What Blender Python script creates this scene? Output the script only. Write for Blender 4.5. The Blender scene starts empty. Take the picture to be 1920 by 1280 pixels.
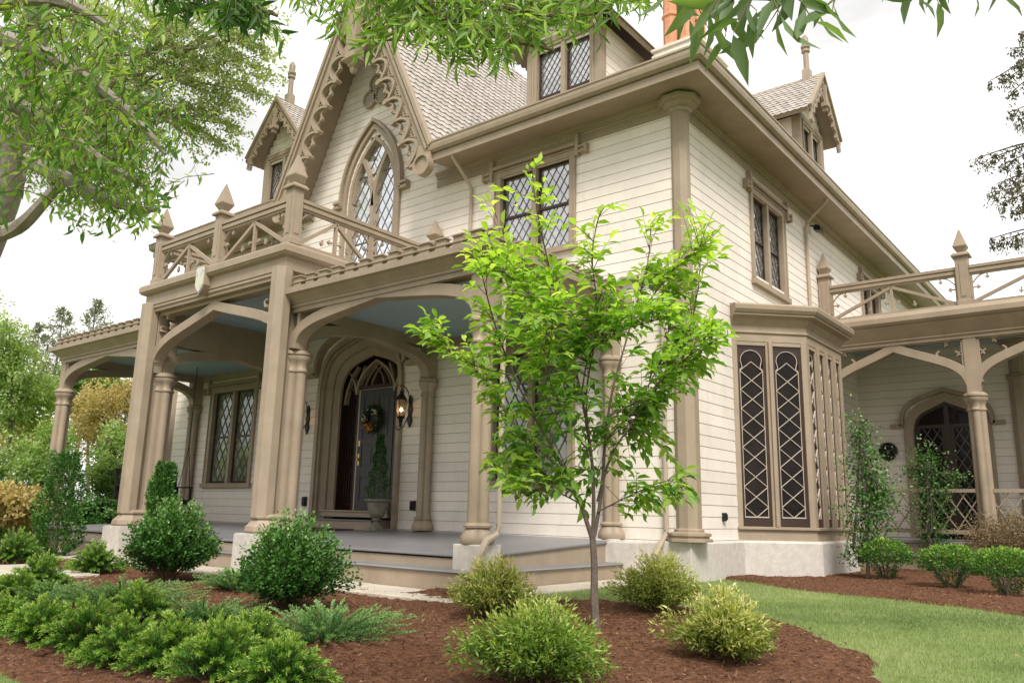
import bpy, bmesh, math, random
import numpy as np
from mathutils import Vector, Matrix
random.seed(7); rng=np.random.default_rng(7)
SC=bpy.context.scene; COL=SC.collection
R=math.radians
# ------------------------------------------------------------------ camera
CM=np.array([[0.78382704,0.62060261,0.02162338],[-0.11295202,0.17672704,-0.97775733],[-0.61062019,0.76395023,0.20862175]])
CAMP=np.array([5.45875557,-11.05046313,0.36060563]); FPX=1501.5
def ray(u,v): return CM.T@np.array([(u-960)/FPX,(v-640)/FPX,1.0])
def P(u,v,d):
    r=ray(u,v); r=r/np.linalg.norm(r); return CAMP+r*d
def gz(x,y):
    z=-.57-.05*max(0.0,-3.5-y)
    return max(z,-1.05)
def G(u,v):
    r=ray(u,v); z=-.6
    for _ in range(25):
        t=(z-CAMP[2])/r[2]; p=CAMP+t*r; z=gz(p[0],p[1])
    return Vector((p[0],p[1],z))
cd=bpy.data.cameras.new('camera'); cam=bpy.data.objects.new('camera',cd); COL.objects.link(cam)
cd.sensor_width=36; cd.lens=FPX/1920*36; cd.clip_start=.05; cd.clip_end=3000
rt,dn,fw=CM[0],CM[1],CM[2]; RIGHT=Vector(rt.tolist()); FWD=Vector(fw.tolist())
cam.matrix_world=Matrix(((rt[0],-dn[0],-fw[0],CAMP[0]),(rt[1],-dn[1],-fw[1],CAMP[1]),(rt[2],-dn[2],-fw[2],CAMP[2]),(0,0,0,1)))
SC.camera=cam
SC.view_settings.view_transform='Standard'; SC.view_settings.look='None'; SC.view_settings.exposure=0
# ------------------------------------------------------------------ materials
MATS={}
def newmat(name):
    m=bpy.data.materials.new(name); m.use_nodes=True; nt=m.node_tree
    b=nt.nodes['Principled BSDF']; MATS[name]=m; return m,nt,b
def N(nt,t,**k):
    n=nt.nodes.new(t)
    for a,v in k.items(): setattr(n,a,v)
    return n
def paint(name,col,rough=.55,var=.12,scale=3.0,bump=.05,bscale=60,dirt=0.0,spec=.4):
    m,nt,b=newmat(name); L=nt.links.new
    tc=N(nt,'ShaderNodeTexCoord'); no=N(nt,'ShaderNodeTexNoise'); no.inputs['Scale'].default_value=scale; no.inputs['Detail'].default_value=8; no.inputs['Roughness'].default_value=.65
    L(tc.outputs['Object'],no.inputs['Vector'])
    mr=N(nt,'ShaderNodeMapRange'); mr.inputs['From Min'].default_value=.3; mr.inputs['From Max'].default_value=.7
    mr.inputs['To Min'].default_value=1-var; mr.inputs['To Max'].default_value=1+var*.6
    L(no.outputs['Fac'],mr.inputs['Value'])
    mx=N(nt,'ShaderNodeVectorMath',operation='SCALE'); mx.inputs[0].default_value=col
    L(mr.outputs['Result'],mx.inputs['Scale'])
    out=mx.outputs['Vector']
    if dirt:
        no2=N(nt,'ShaderNodeTexNoise'); no2.inputs['Scale'].default_value=1.3; no2.inputs['Detail'].default_value=10; no2.inputs['Roughness'].default_value=.8
        mp=N(nt,'ShaderNodeMapping'); mp.inputs['Scale'].default_value=(1.6,1.6,.35); L(tc.outputs['Object'],mp.inputs['Vector']); L(mp.outputs['Vector'],no2.inputs['Vector'])
        mr2=N(nt,'ShaderNodeMapRange'); mr2.inputs['From Min'].default_value=.5; mr2.inputs['From Max'].default_value=.8; mr2.inputs['To Max'].default_value=dirt; L(no2.outputs['Fac'],mr2.inputs['Value'])
        mc=N(nt,'ShaderNodeMix',data_type='RGBA'); L(mr2.outputs['Result'],mc.inputs['Factor']); L(out,mc.inputs[6]); mc.inputs[7].default_value=(col[0]*.45,col[1]*.42,col[2]*.36,1); out=mc.outputs[2]
    L(out,b.inputs['Base Color']); b.inputs['Roughness'].default_value=rough; b.inputs['Specular IOR Level'].default_value=spec
    if bump:
        nb=N(nt,'ShaderNodeTexNoise'); nb.inputs['Scale'].default_value=bscale; nb.inputs['Detail'].default_value=5; L(tc.outputs['Object'],nb.inputs['Vector'])
        bp=N(nt,'ShaderNodeBump'); bp.inputs['Strength'].default_value=bump; bp.inputs['Distance'].default_value=.02; L(nb.outputs['Fac'],bp.inputs['Height']); L(bp.outputs['Normal'],b.inputs['Normal'])
    return m
def boardvar(m,amt=.05):
    nt=m.node_tree;L=nt.links.new;b=nt.nodes['Principled BSDF'];src=b.inputs['Base Color'].links[0].from_socket
    tc=N(nt,'ShaderNodeTexCoord');sp=N(nt,'ShaderNodeSeparateXYZ');L(tc.outputs['Object'],sp.inputs[0])
    a=N(nt,'ShaderNodeMath',operation='DIVIDE');a.inputs[1].default_value=.178;L(sp.outputs['Z'],a.inputs[0]);f=N(nt,'ShaderNodeMath',operation='FLOOR');L(a.outputs[0],f.inputs[0])
    w1=N(nt,'ShaderNodeTexWhiteNoise',noise_dimensions='1D');L(f.outputs[0],w1.inputs['W'])
    xy=N(nt,'ShaderNodeMath',operation='ADD');L(sp.outputs['X'],xy.inputs[0]);L(sp.outputs['Y'],xy.inputs[1])
    x2=N(nt,'ShaderNodeMath',operation='MULTIPLY_ADD');x2.inputs[1].default_value=.27;L(xy.outputs[0],x2.inputs[0]);w3=N(nt,'ShaderNodeMath',operation='MULTIPLY');w3.inputs[1].default_value=7;L(w1.outputs['Value'],w3.inputs[0]);L(w3.outputs[0],x2.inputs[2])
    fx=N(nt,'ShaderNodeMath',operation='FLOOR');L(x2.outputs[0],fx.inputs[0]);fr=N(nt,'ShaderNodeMath',operation='FRACT');L(x2.outputs[0],fr.inputs[0])
    cb=N(nt,'ShaderNodeCombineXYZ');L(f.outputs[0],cb.inputs[0]);L(fx.outputs[0],cb.inputs[1]);w2=N(nt,'ShaderNodeTexWhiteNoise');L(cb.outputs[0],w2.inputs['Vector'])
    mr=N(nt,'ShaderNodeMapRange');mr.inputs['To Min'].default_value=1-amt;mr.inputs['To Max'].default_value=1+amt*.4;L(w2.outputs['Value'],mr.inputs['Value'])
    jt=N(nt,'ShaderNodeMath',operation='LESS_THAN');jt.inputs[1].default_value=.0012;L(fr.outputs[0],jt.inputs[0]);jm=N(nt,'ShaderNodeMath',operation='MULTIPLY_ADD');jm.inputs[1].default_value=-.22;jm.inputs[2].default_value=1;L(jt.outputs[0],jm.inputs[0])
    m2=N(nt,'ShaderNodeMath',operation='MULTIPLY');L(mr.outputs['Result'],m2.inputs[0]);L(jm.outputs[0],m2.inputs[1])
    v=N(nt,'ShaderNodeVectorMath',operation='SCALE');L(src,v.inputs[0]);L(m2.outputs[0],v.inputs['Scale']);L(v.outputs['Vector'],b.inputs['Base Color'])
TRIM=paint('tan_trim_paint',(.335,.262,.190),.52,.14,2.6,.09,60,dirt=.40)
SID=paint('cream_siding_paint',(.79,.715,.64),.55,.07,1.5,.08,55,dirt=.24)
boardvar(SID,.06)
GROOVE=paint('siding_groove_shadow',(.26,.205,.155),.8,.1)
SHING=paint('weathered_slate',(.47,.425,.385),.8,.40,5,.25,30,dirt=.3)
ROOFM=paint('flat_roof_felt',(.34,.30,.26),.85,.2,3,.2,40)
FLOORM=paint('grey_porch_paint',(.21,.205,.21),.38,.12,2,.05,40,dirt=.25)
CEIL=paint('haint_blue_ceiling_paint',(.32,.43,.50),.5,.05,3)
GRAN=paint('pale_granite',(.56,.515,.465),.8,.16,9,.25,45,dirt=.25)
PAVE=paint('bluestone_paving',(.50,.44,.36),.8,.2,2.5,.25,30,dirt=.3)
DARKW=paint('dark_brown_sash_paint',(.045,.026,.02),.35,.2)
IRON=paint('black_iron',(.012,.012,.012),.35,.2)
DOORM=paint('charcoal_door_paint',(.055,.053,.056),.4,.15,2,.05,40)
LEAD=paint('dark_lead_came',(.13,.12,.115),.4,.2)
CREAML=paint('cream_lattice_paint',(.52,.44,.36),.5,.1)
TERRA=paint('terracotta_chimney',(.62,.29,.165),.75,.25,6,.2,40,dirt=.2)
URNM=paint('mossy_cast_stone',(.20,.19,.145),.85,.35,8,.4,40,dirt=.5)
BARK=paint('grey_brown_bark',(.13,.10,.08),.85,.4,10,.7,35)
BARKG=paint('smooth_grey_bark',(.30,.25,.22),.8,.3,5,.5,22)
TWIG=paint('brown_twig',(.14,.09,.05),.8,.3)
WPIPE=paint('pale_downspout_paint',(.42,.34,.26),.45,.1)
BRASS,_n,_b=newmat('brass'); _b.inputs['Base Color'].default_value=(.7,.45,.15,1); _b.inputs['Metallic'].default_value=1; _b.inputs['Roughness'].default_value=.3
MAT_,_n,_b=newmat('dark_fabric_mat'); _b.inputs['Base Color'].default_value=(.03,.028,.03,1); _b.inputs['Roughness'].default_value=.95
def glassmat(name,col,gl=.25,rough=.04,wav=.02,cells=None,cs=7.0,fk=1.0):
    m,nt,b=newmat(name); L=nt.links.new
    tc=N(nt,'ShaderNodeTexCoord')
    no=N(nt,'ShaderNodeTexNoise'); no.inputs['Scale'].default_value=2.2; no.inputs['Detail'].default_value=6; L(tc.outputs['Object'],no.inputs['Vector'])
    cr=N(nt,'ShaderNodeValToRGB'); e=cr.color_ramp.elements
    e[0].position=.38; e[0].color=(col[0]*.4,col[1]*.4,col[2]*.4,1); e[1].position=.66; e[1].color=(*col,1)
    L(no.outputs['Fac'],cr.inputs['Fac']); out=cr.outputs['Color']
    if cells:   # stained diamonds in the plane of the front wall
        sp=N(nt,'ShaderNodeSeparateXYZ'); L(tc.outputs['Object'],sp.inputs[0])
        a=N(nt,'ShaderNodeMath',operation='MULTIPLY_ADD'); a.inputs[1].default_value=1.7; L(sp.outputs['X'],a.inputs[0]); L(sp.outputs['Z'],a.inputs[2])
        c=N(nt,'ShaderNodeMath',operation='MULTIPLY_ADD'); c.inputs[1].default_value=-1.7; L(sp.outputs['X'],c.inputs[0]); L(sp.outputs['Z'],c.inputs[2])
        fl=[]
        for q in (a,c):
            s=N(nt,'ShaderNodeMath',operation='MULTIPLY'); s.inputs[1].default_value=cs; L(q.outputs[0],s.inputs[0])
            f=N(nt,'ShaderNodeMath',operation='FLOOR'); L(s.outputs[0],f.inputs[0]); fl.append(f)
        cb=N(nt,'ShaderNodeCombineXYZ'); L(fl[0].outputs[0],cb.inputs[0]); L(fl[1].outputs[0],cb.inputs[1])
        wn=N(nt,'ShaderNodeTexWhiteNoise'); L(cb.outputs[0],wn.inputs['Vector'])
        cr2=N(nt,'ShaderNodeValToRGB'); cr2.color_ramp.interpolation='CONSTANT'
        for i,cc in enumerate(cells):
            if i<2: el=cr2.color_ramp.elements[i]; el.position=i/len(cells)
            else: el=cr2.color_ramp.elements.new(i/len(cells))
            el.color=(*cc,1)
        L(wn.outputs['Value'],cr2.inputs['Fac'])
        mx=N(nt,'ShaderNodeMix',data_type='RGBA',blend_type='MULTIPLY'); mx.inputs['Factor'].default_value=.1; L(cr2.outputs['Color'],mx.inputs[6]); L(cr.outputs['Color'],mx.inputs[7]); out=mx.outputs[2]
    L(out,b.inputs['Base Color']); b.inputs['Roughness'].default_value=.3; b.inputs['Specular IOR Level'].default_value=.1
    g=N(nt,'ShaderNodeBsdfGlossy'); g.inputs['Roughness'].default_value=rough; g.inputs['Color'].default_value=(.9,.92,.95,1)
    nb=N(nt,'ShaderNodeTexNoise'); nb.inputs['Scale'].default_value=5; L(tc.outputs['Object'],nb.inputs['Vector'])
    bp=N(nt,'ShaderNodeBump'); bp.inputs['Strength'].default_value=.35; bp.inputs['Distance'].default_value=wav; L(nb.outputs['Fac'],bp.inputs['Height']); L(bp.outputs['Normal'],g.inputs['Normal'])
    fr0=N(nt,'ShaderNodeFresnel'); fr0.inputs['IOR'].default_value=1.5; fr=N(nt,'ShaderNodeMath',operation='MULTIPLY'); fr.inputs[1].default_value=fk; L(fr0.outputs[0],fr.inputs[0])
    ad=N(nt,'ShaderNodeMath',operation='ADD'); ad.use_clamp=True; ad.inputs[1].default_value=gl; L(fr.outputs[0],ad.inputs[0])
    ms=N(nt,'ShaderNodeMixShader'); L(ad.outputs[0],ms.inputs[0]); L(b.outputs[0],ms.inputs[1]); L(g.outputs[0],ms.inputs[2])
    L(ms.outputs[0],nt.nodes['Material Output'].inputs['Surface']); return m
GL_UP=glassmat('upper_window_glass',(.40,.37,.355),.40,.10)
GL_DK=glassmat('dark_window_glass',(.018,.011,.009),0,fk=.22)
GL_PORCH=glassmat('porch_glass_green_reflection',(.30,.33,.20),.12,.05)  # reflected greenery is painted into the pane colour as a green mottle
GL_ST=glassmat('stained_glass',(1,1,1),.25,.08,cells=[(.58,.60,.70),(.50,.50,.66),(.66,.58,.56),(.42,.44,.56),(.58,.62,.50),(.62,.60,.66),(.50,.52,.60),(.22,.26,.60),(.64,.62,.62)],cs=6.0)
GL_RED=glassmat('dark_red_tracery_glass',(.06,.012,.010),0,fk=.5)
def leafmat(name,cols,rough=.45,trans=.35,tcol=None,sheen=.4):
    m,nt,b=newmat(name); L=nt.links.new
    at=N(nt,'ShaderNodeAttribute'); at.attribute_name='v'
    cr=N(nt,'ShaderNodeValToRGB')
    for i,cc in enumerate(cols):
        p=i/(len(cols)-1)
        el=cr.color_ramp.elements[0] if i==0 else (cr.color_ramp.elements[len(cr.color_ramp.elements)-1] if i==len(cols)-1 else cr.color_ramp.elements.new(p))
        el.position=p; el.color=(*cc,1)
    L(at.outputs['Fac'],cr.inputs['Fac']); L(cr.outputs['Color'],b.inputs['Base Color']); b.inputs['Roughness'].default_value=rough; b.inputs['Specular IOR Level'].default_value=sheen
    if trans:
        tr=N(nt,'ShaderNodeBsdfTranslucent')
        h=N(nt,'ShaderNodeMix',data_type='RGBA',blend_type='MULTIPLY'); h.inputs['Factor'].default_value=1; h.inputs[7].default_value=tcol or (1.5,1.7,.5,1); L(cr.outputs['Color'],h.inputs[6]); L(h.outputs[2],tr.inputs['Color'])
        ms=N(nt,'ShaderNodeMixShader'); ms.inputs[0].default_value=trans; L(b.outputs[0],ms.inputs[1]); L(tr.outputs[0],ms.inputs[2]); L(ms.outputs[0],nt.nodes['Material Output'].inputs['Surface'])
    return m
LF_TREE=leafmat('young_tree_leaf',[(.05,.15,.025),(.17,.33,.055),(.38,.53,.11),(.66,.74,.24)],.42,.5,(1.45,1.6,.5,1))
LF_OVER=leafmat('overhanging_leaf',[(.06,.13,.025),(.13,.24,.04),(.24,.38,.07),(.42,.54,.14)],.45,.45)
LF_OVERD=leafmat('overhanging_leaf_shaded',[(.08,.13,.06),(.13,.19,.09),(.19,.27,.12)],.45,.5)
LF_LEFT=leafmat('left_tree_leaf',[(.03,.08,.015),(.09,.20,.03),(.18,.32,.05),(.36,.47,.12)],.45,.5)
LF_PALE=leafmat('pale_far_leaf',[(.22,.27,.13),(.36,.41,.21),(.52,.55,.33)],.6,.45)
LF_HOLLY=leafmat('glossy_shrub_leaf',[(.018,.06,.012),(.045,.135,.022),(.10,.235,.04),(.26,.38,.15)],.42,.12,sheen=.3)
LF_YEL=leafmat('golden_shrub_leaf',[(.10,.14,.03),(.30,.34,.08),(.56,.54,.20),(.80,.70,.42)],.5,.35)
LF_YELG=leafmat('green_gold_shrub_leaf',[(.07,.13,.025),(.19,.31,.05),(.40,.48,.12),(.68,.64,.30)],.5,.35)
LF_YEW=leafmat('yew_needles',[(.015,.05,.01),(.06,.16,.02),(.17,.32,.04),(.38,.50,.10)],.5,.2)
LF_JUN=leafmat('juniper_needles',[(.06,.14,.045),(.16,.31,.09),(.32,.47,.18)],.6,.2)
LF_CON=leafmat('conifer_needles',[(.05,.055,.025),(.10,.10,.045),(.17,.14,.07)],.7,.1)
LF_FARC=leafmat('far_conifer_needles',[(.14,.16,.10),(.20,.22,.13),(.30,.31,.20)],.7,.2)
LF_ORG=leafmat('orange_maple_leaf',[(.28,.27,.09),(.48,.41,.17),(.62,.53,.28)],.6,.4,(1.3,1.1,.5,1))
LF_MAPLE=leafmat('dried_maple_leaf',[(.16,.11,.05),(.28,.20,.10),(.40,.30,.17)],.7,.2,(1.2,1.1,.6,1))
LF_BG=leafmat('background_leaf',[(.07,.13,.04),(.16,.26,.07),(.30,.40,.14),(.50,.55,.28)],.6,.4)
LF_GRASS=leafmat('grass_blade',[(.13,.19,.065),(.25,.32,.115),(.40,.43,.21)],.6,.3)
LF_CHIP=leafmat('mulch_chip',[(.055,.026,.014),(.155,.075,.040),(.28,.155,.09)],.9,0)
LF_FLOWER=leafmat('wreath_mix',[(.012,.035,.012),(.03,.07,.02),(.03,.08,.02),(.45,.40,.30),(.7,.28,.03)],.5,.1)
# ------------------------------------------------------------------ mesh helpers
class Fr:
    """a vertical plane: u along it, v up, n outward"""
    def __init__(s,o,u,n): s.o=Vector(o); s.u=Vector(u).normalized(); s.n=Vector(n).normalized(); s.v=Vector((0,0,1))
    def p(s,u,v,n=0): return s.o+s.u*u+s.v*v+s.n*n
FRONT=Fr((0,0,0),(1,0,0),(0,-1,0)); SIDE=Fr((0,0,0),(0,1,0),(1,0,0))
class MB:
    def __init__(s): s.v=[];s.f=[];s.m=[]
    def add(s,vs,fs,mi=0):
        o=len(s.v); s.v+= [tuple(a) for a in vs]; s.f+=[[i+o for i in f] for f in fs]; s.m+=[mi]*len(fs); return s
    def hexa(s,p,mi=0): # 8 points: bottom 4, top 4
        return s.add(p,[(0,1,2,3),(4,5,6,7),(0,1,5,4),(1,2,6,5),(2,3,7,6),(3,0,4,7)],mi)
    def box(s,x0,x1,y0,y1,z0,z1,mi=0):
        return s.hexa([(x0,y0,z0),(x1,y0,z0),(x1,y1,z0),(x0,y1,z0),(x0,y0,z1),(x1,y0,z1),(x1,y1,z1),(x0,y1,z1)],mi)
    def fbox(s,fr,u0,u1,v0,v1,n0,n1,mi=0):
        q=[(u0,v0,n0),(u1,v0,n0),(u1,v0,n1),(u0,v0,n1),(u0,v1,n0),(u1,v1,n0),(u1,v1,n1),(u0,v1,n1)]
        return s.hexa([fr.p(*a) for a in q],mi)
    def prism(s,fr,poly,n0,n1,mi=0):
        k=len(poly); vs=[fr.p(a,b,n0) for a,b in poly]+[fr.p(a,b,n1) for a,b in poly]
        fs=[list(range(k)),list(range(k,2*k))[::-1]]+[(i,(i+1)%k,(i+1)%k+k,i+k) for i in range(k)]
        return s.add(vs,fs,mi)
    def ribbon(s,fr,pts,t,n0,n1,closed=False,mi=0,side=0):
        """stroke of a 2D polyline, thickness t; side 0 centred, 1 all to the left, -1 right"""
        k=len(pts); a=[];b=[]
        for i in range(k):
            if closed: p0=pts[i-1];p1=pts[(i+1)%k]
            else: p0=pts[max(i-1,0)];p1=pts[min(i+1,k-1)]
            c=pts[i]
            d0=Vector((c[0]-p0[0],c[1]-p0[1]));d1=Vector((p1[0]-c[0],p1[1]-c[1]))
            if d0.length<1e-9:d0=d1
            if d1.length<1e-9:d1=d0
            d0.normalize();d1.normalize();d=(d0+d1)
            if d.length<1e-6:d=d1
            d.normalize(); nn=Vector((-d.y,d.x)); cs=max(.35,nn.dot(Vector((-d1.y,d1.x))))
            w=t/cs; l=w*(.5 if side==0 else (1 if side==1 else 0)); r=w*(.5 if side==0 else (0 if side==1 else 1))
            a.append((c[0]+nn.x*l,c[1]+nn.y*l)); b.append((c[0]-nn.x*r,c[1]-nn.y*r))
        vs=[];
        for i in range(k): vs+=[fr.p(*a[i],n0),fr.p(*b[i],n0),fr.p(*b[i],n1),fr.p(*a[i],n1)]
        fs=[]
        for i in range(k if closed else k-1):
            j=(i+1)%k
            for q in range(4): fs.append((i*4+q,i*4+(q+1)%4,j*4+(q+1)%4,j*4+q))
        if not closed: fs+=[(0,1,2,3),((k-1)*4,(k-1)*4+1,(k-1)*4+2,(k-1)*4+3)]
        return s.add(vs,fs,mi)
    def sweep(s,path,prof,closed=False,mi=0):
        """horizontal path of (x,y); profile of (out,z); outward is to the right of travel"""
        k=len(path);m=len(prof);vs=[]
        for i in range(k):
            c=Vector(path[i])
            p0=Vector(path[i-1]) if (closed or i>0) else None
            p1=Vector(path[(i+1)%k]) if (closed or i<k-1) else None
            d0=(c-p0).normalized() if p0 is not None else (p1-c).normalized()
            d1=(p1-c).normalized() if p1 is not None else d0
            n0=Vector((d0.y,-d0.x));n1=Vector((d1.y,-d1.x));nn=(n0+n1).normalized();sc=1/max(.3,nn.dot(n0))
            for (o,z) in prof: q=c+nn*(o*sc); vs.append((q.x,q.y,z))
        fs=[]
        for i in range(k if closed else k-1):
            j=(i+1)%k
            for q in range(m): fs.append((i*m+q,i*m+(q+1)%m,j*m+(q+1)%m,j*m+q))
        if not closed: fs+=[list(range(m)),list(range((k-1)*m,k*m))[::-1]]
        return s.add(vs,fs,mi)
    def tube(s,pts,rad,n=8,mi=0,cap=True):
        pts=[Vector(p) for p in pts];k=len(pts)
        if not hasattr(rad,'__len__'): rad=[rad]*k
        vs=[];up=Vector((.31,.17,.93)).normalized()
        for i in range(k):
            d=(pts[min(i+1,k-1)]-pts[max(i-1,0)]).normalized()
            if abs(d.dot(up))>.98: x=d.cross(Vector((1,0,0))).normalized()
            else: x=d.cross(up).normalized()
            y=d.cross(x)
            for j in range(n):
                a=2*math.pi*j/n; vs.append(pts[i]+(x*math.cos(a)+y*math.sin(a))*rad[i])
        fs=[(i*n+j,i*n+(j+1)%n,(i+1)*n+(j+1)%n,(i+1)*n+j) for i in range(k-1) for j in range(n)]
        if cap: fs+=[list(range(n)),list(range((k-1)*n,k*n))[::-1]]
        return s.add(vs,fs,mi)
    def loft(s,c,prof,n=24,lobe=None,rot=0.0,mi=0,squash=(1,1)):
        """prof of (radius,z[,lobe amount]) about centre c"""
        vs=[]
        for q in prof:
            r,z=q[0],q[1]; la=q[2] if len(q)>2 else 0
            for j in range(n):
                a=2*math.pi*j/n+rot; rr=r
                if la:
                    o=r*.55; rl=r*.45; ph=((a+math.pi/4)%(math.pi/2))-math.pi/4
                    cl=o*math.cos(ph)+math.sqrt(max(0,rl*rl-(o*math.sin(ph))**2)); rr=r*(1-la)+cl*la
                vs.append((c[0]+rr*math.cos(a)*squash[0],c[1]+rr*math.sin(a)*squash[1],c[2]+z))
        m=len(prof)
        fs=[(i*n+j,i*n+(j+1)%n,(i+1)*n+(j+1)%n,(i+1)*n+j) for i in range(m-1) for j in range(n)]
        fs+=[list(range(n))[::-1],list(range((m-1)*n,m*n))]
        return s.add(vs,fs,mi)
    def build(s,name,mats,parent=None,smooth=False,bevel=0):
        me=bpy.data.meshes.new(name); me.from_pydata(s.v,[],s.f)
        if not isinstance(mats,(list,tuple)): mats=[mats]
        for m in mats: me.materials.append(m)
        me.polygons.foreach_set('material_index',s.m)
        bm=bmesh.new(); bm.from_mesh(me); bmesh.ops.recalc_face_normals(bm,faces=bm.faces); bm.to_mesh(me); bm.free()
        if smooth:
            me.shade_smooth()
            try: me.set_sharp_from_angle(angle=R(38))
            except Exception: pass
        me.update(); o=bpy.data.objects.new(name,me); COL.objects.link(o)
        if parent is not None: o.parent=parent; o.matrix_parent_inverse=Matrix.Translation(-parent.location) if parent.type=="EMPTY" else Matrix.Identity(4)
        if bevel:
            b=o.modifiers.new('bevel','BEVEL'); b.width=bevel; b.segments=2; b.limit_method='ANGLE'; b.angle_limit=R(40)
        return o
def thing(name,label,cat,loc,group=None):
    o=bpy.data.objects.new(name,None); COL.objects.link(o); o.location=loc; o['label']=label; o['category']=cat
    if group:o['group']=group
    o.empty_display_size=.2; return o
def tag(o,label=None,cat=None,group=None,kind=None):
    if label:o['label']=label
    if cat:o['category']=cat
    if group:o['group']=group
    if kind:o['kind']=kind
    return o
def bez(p0,p1,p2,p3,n=10):
    r=[]
    for i in range(n+1):
        t=i/n;r.append(tuple((1-t)**3*a+3*(1-t)**2*t*b+3*(1-t)*t*t*c+t**3*d for a,b,c,d in zip(p0,p1,p2,p3)))
    return r
def tudor(u0,u1,vs,va,n=10,k1=.72,k2=.30):
    um=(u0+u1)/2;h=va-vs;w=um-u0
    l=bez((u0,vs),(u0,vs+h*k1),(u0+w*k2,vs+h*(k1-.02)),(um,va),n)
    return l+[(2*um-a,b) for a,b in l[::-1]][1:]
def pointed(u0,u1,vs,va,n=9):
    um=(u0+u1)/2;h=va-vs;w=um-u0
    l=bez((u0,vs),(u0,vs+h*.45),(u0+w*.42,vs+h*.78),(um,va),n)
    return l+[(2*um-a,b) for a,b in l[::-1]][1:]
def siding(mb,fr,v0,v1,span,opens=(),pitch=.178,thick=.022,base=0.0):
    """boards with real grooves; span(v)->(u0,u1) or None; opens: functions of v"""
    v=v0
    while v<v1-1e-4:
        t=min(v+pitch,v1); s0=span((v+t)/2)
        if s0:
            iv=[s0]
            for f in opens:
                h=f((v+t)/2)
                if h:
                    nv=[]
                    for a,b in iv:
                        if h[1]<=a or h[0]>=b: nv.append((a,b)); continue
                        if h[0]>a: nv.append((a,h[0]))
                        if h[1]<b: nv.append((h[1],b))
                    iv=nv
            for a,b in iv:
                g=.007
                mb.add([fr.p(a,v+g,thick),fr.p(b,v+g,thick),fr.p(b,t,thick*.75),fr.p(a,t,thick*.75)],[(0,1,2,3)])
                mb.add([fr.p(a,v+g,base),fr.p(b,v+g,base),fr.p(b,v+g,thick),fr.p(a,v+g,thick)],[(0,1,2,3)])
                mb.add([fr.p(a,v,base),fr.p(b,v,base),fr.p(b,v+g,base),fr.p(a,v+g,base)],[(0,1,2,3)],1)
                mb.add([fr.p(a,t,base),fr.p(b,t,base),fr.p(b,t,thick*.75),fr.p(a,t,thick*.75)],[(0,1,2,3)])
        v=t
def clipseg(p,q,poly):
    t0,t1=0.0,1.0;d=(q[0]-p[0],q[1]-p[1]);k=len(poly)
    ar=sum(poly[i][0]*poly[(i+1)%k][1]-poly[(i+1)%k][0]*poly[i][1] for i in range(k)); sg=1 if ar>0 else -1
    for i in range(k):
        a=poly[i];b=poly[(i+1)%k];ex,ey=b[0]-a[0],b[1]-a[1]
        nx,ny=-ey*sg,ex*sg
        num=nx*(p[0]-a[0])+ny*(p[1]-a[1]);den=nx*d[0]+ny*d[1]
        if abs(den)<1e-9:
            if num<0:return None
            continue
        t=-num/den
        if den>0:t0=max(t0,t)
        else:t1=min(t1,t)
    if t1-t0<1e-3:return None
    return (p[0]+d[0]*t0,p[1]+d[1]*t0),(p[0]+d[0]*t1,p[1]+d[1]*t1)
def lattice(mb,fr,poly,pu,pv,w,n0,n1,mi=0):
    """diamond lattice with cell pu wide, pv high inside convex polygon"""
    us=[a for a,b in poly];vs=[b for a,b in poly];u0,u1,v0,v1=min(us),max(us),min(vs),max(vs);uc=(u0+u1)/2
    H=v1-v0;sl=pv/pu
    k=int(((u1-u0)+H/sl)/pu)+3
    for s in (1,-1):
        for i in range(-k,k+1):
            # line through (uc+pu/2+i*pu, v0) with slope s*sl
            a=(uc+pu/2+i*pu-s*0,v0);b=(a[0]+s*H/sl,v1)
            c=clipseg(a,b,poly)
            if c: mb.ribbon(fr,[c[0],c[1]],w,n0,n1,mi=mi)
# ------------------------------------------------------------------ world & sun
SUN_EL,SUN_AZ=50,-44   # azimuth measured from +x toward +y
w=bpy.data.worlds.new('World');SC.world=w;w.use_nodes=True;nt=w.node_tree;L=nt.links.new
bg=nt.nodes['Background'];sky=N(nt,'ShaderNodeTexSky');sky.sky_type='NISHITA';sky.sun_disc=False;sky.sun_elevation=R(SUN_EL);sky.sun_rotation=R(90-SUN_AZ);sky.air_density=1;sky.dust_density=3
tc=N(nt,'ShaderNodeTexCoord');mp=N(nt,'ShaderNodeMapping');mp.inputs['Scale'].default_value=(1,1,2.2);L(tc.outputs['Generated'],mp.inputs['Vector'])
no=N(nt,'ShaderNodeTexNoise');no.inputs['Scale'].default_value=1.7;no.inputs['Detail'].default_value=9;no.inputs['Roughness'].default_value=.52;no.inputs['Distortion'].default_value=.35;L(mp.outputs['Vector'],no.inputs['Vector'])
cr=N(nt,'ShaderNodeValToRGB');e=cr.color_ramp.elements;e[0].position=.42;e[0].color=(7.2,7.15,7.15,1);e[1].position=.56;e[1].color=(11.3,11.1,10.85,1);L(no.outputs['Fac'],cr.inputs['Fac'])
no2=N(nt,'ShaderNodeTexNoise');no2.inputs['Scale'].default_value=2.4;no2.inputs['Detail'].default_value=7;L(mp.outputs['Vector'],no2.inputs['Vector'])
mr=N(nt,'ShaderNodeMapRange');mr.inputs['From Min'].default_value=.26;mr.inputs['From Max'].default_value=.36;mr.inputs['To Min'].default_value=.80;mr.inputs['To Max'].default_value=1;L(no2.outputs['Fac'],mr.inputs['Value'])
mx=N(nt,'ShaderNodeMix',data_type='RGBA');L(mr.outputs['Result'],mx.inputs['Factor']);L(sky.outputs['Color'],mx.inputs[6]);L(cr.outputs['Color'],mx.inputs[7]);L(mx.outputs[2],bg.inputs['Color']);bg.inputs['Strength'].default_value=.120
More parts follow.
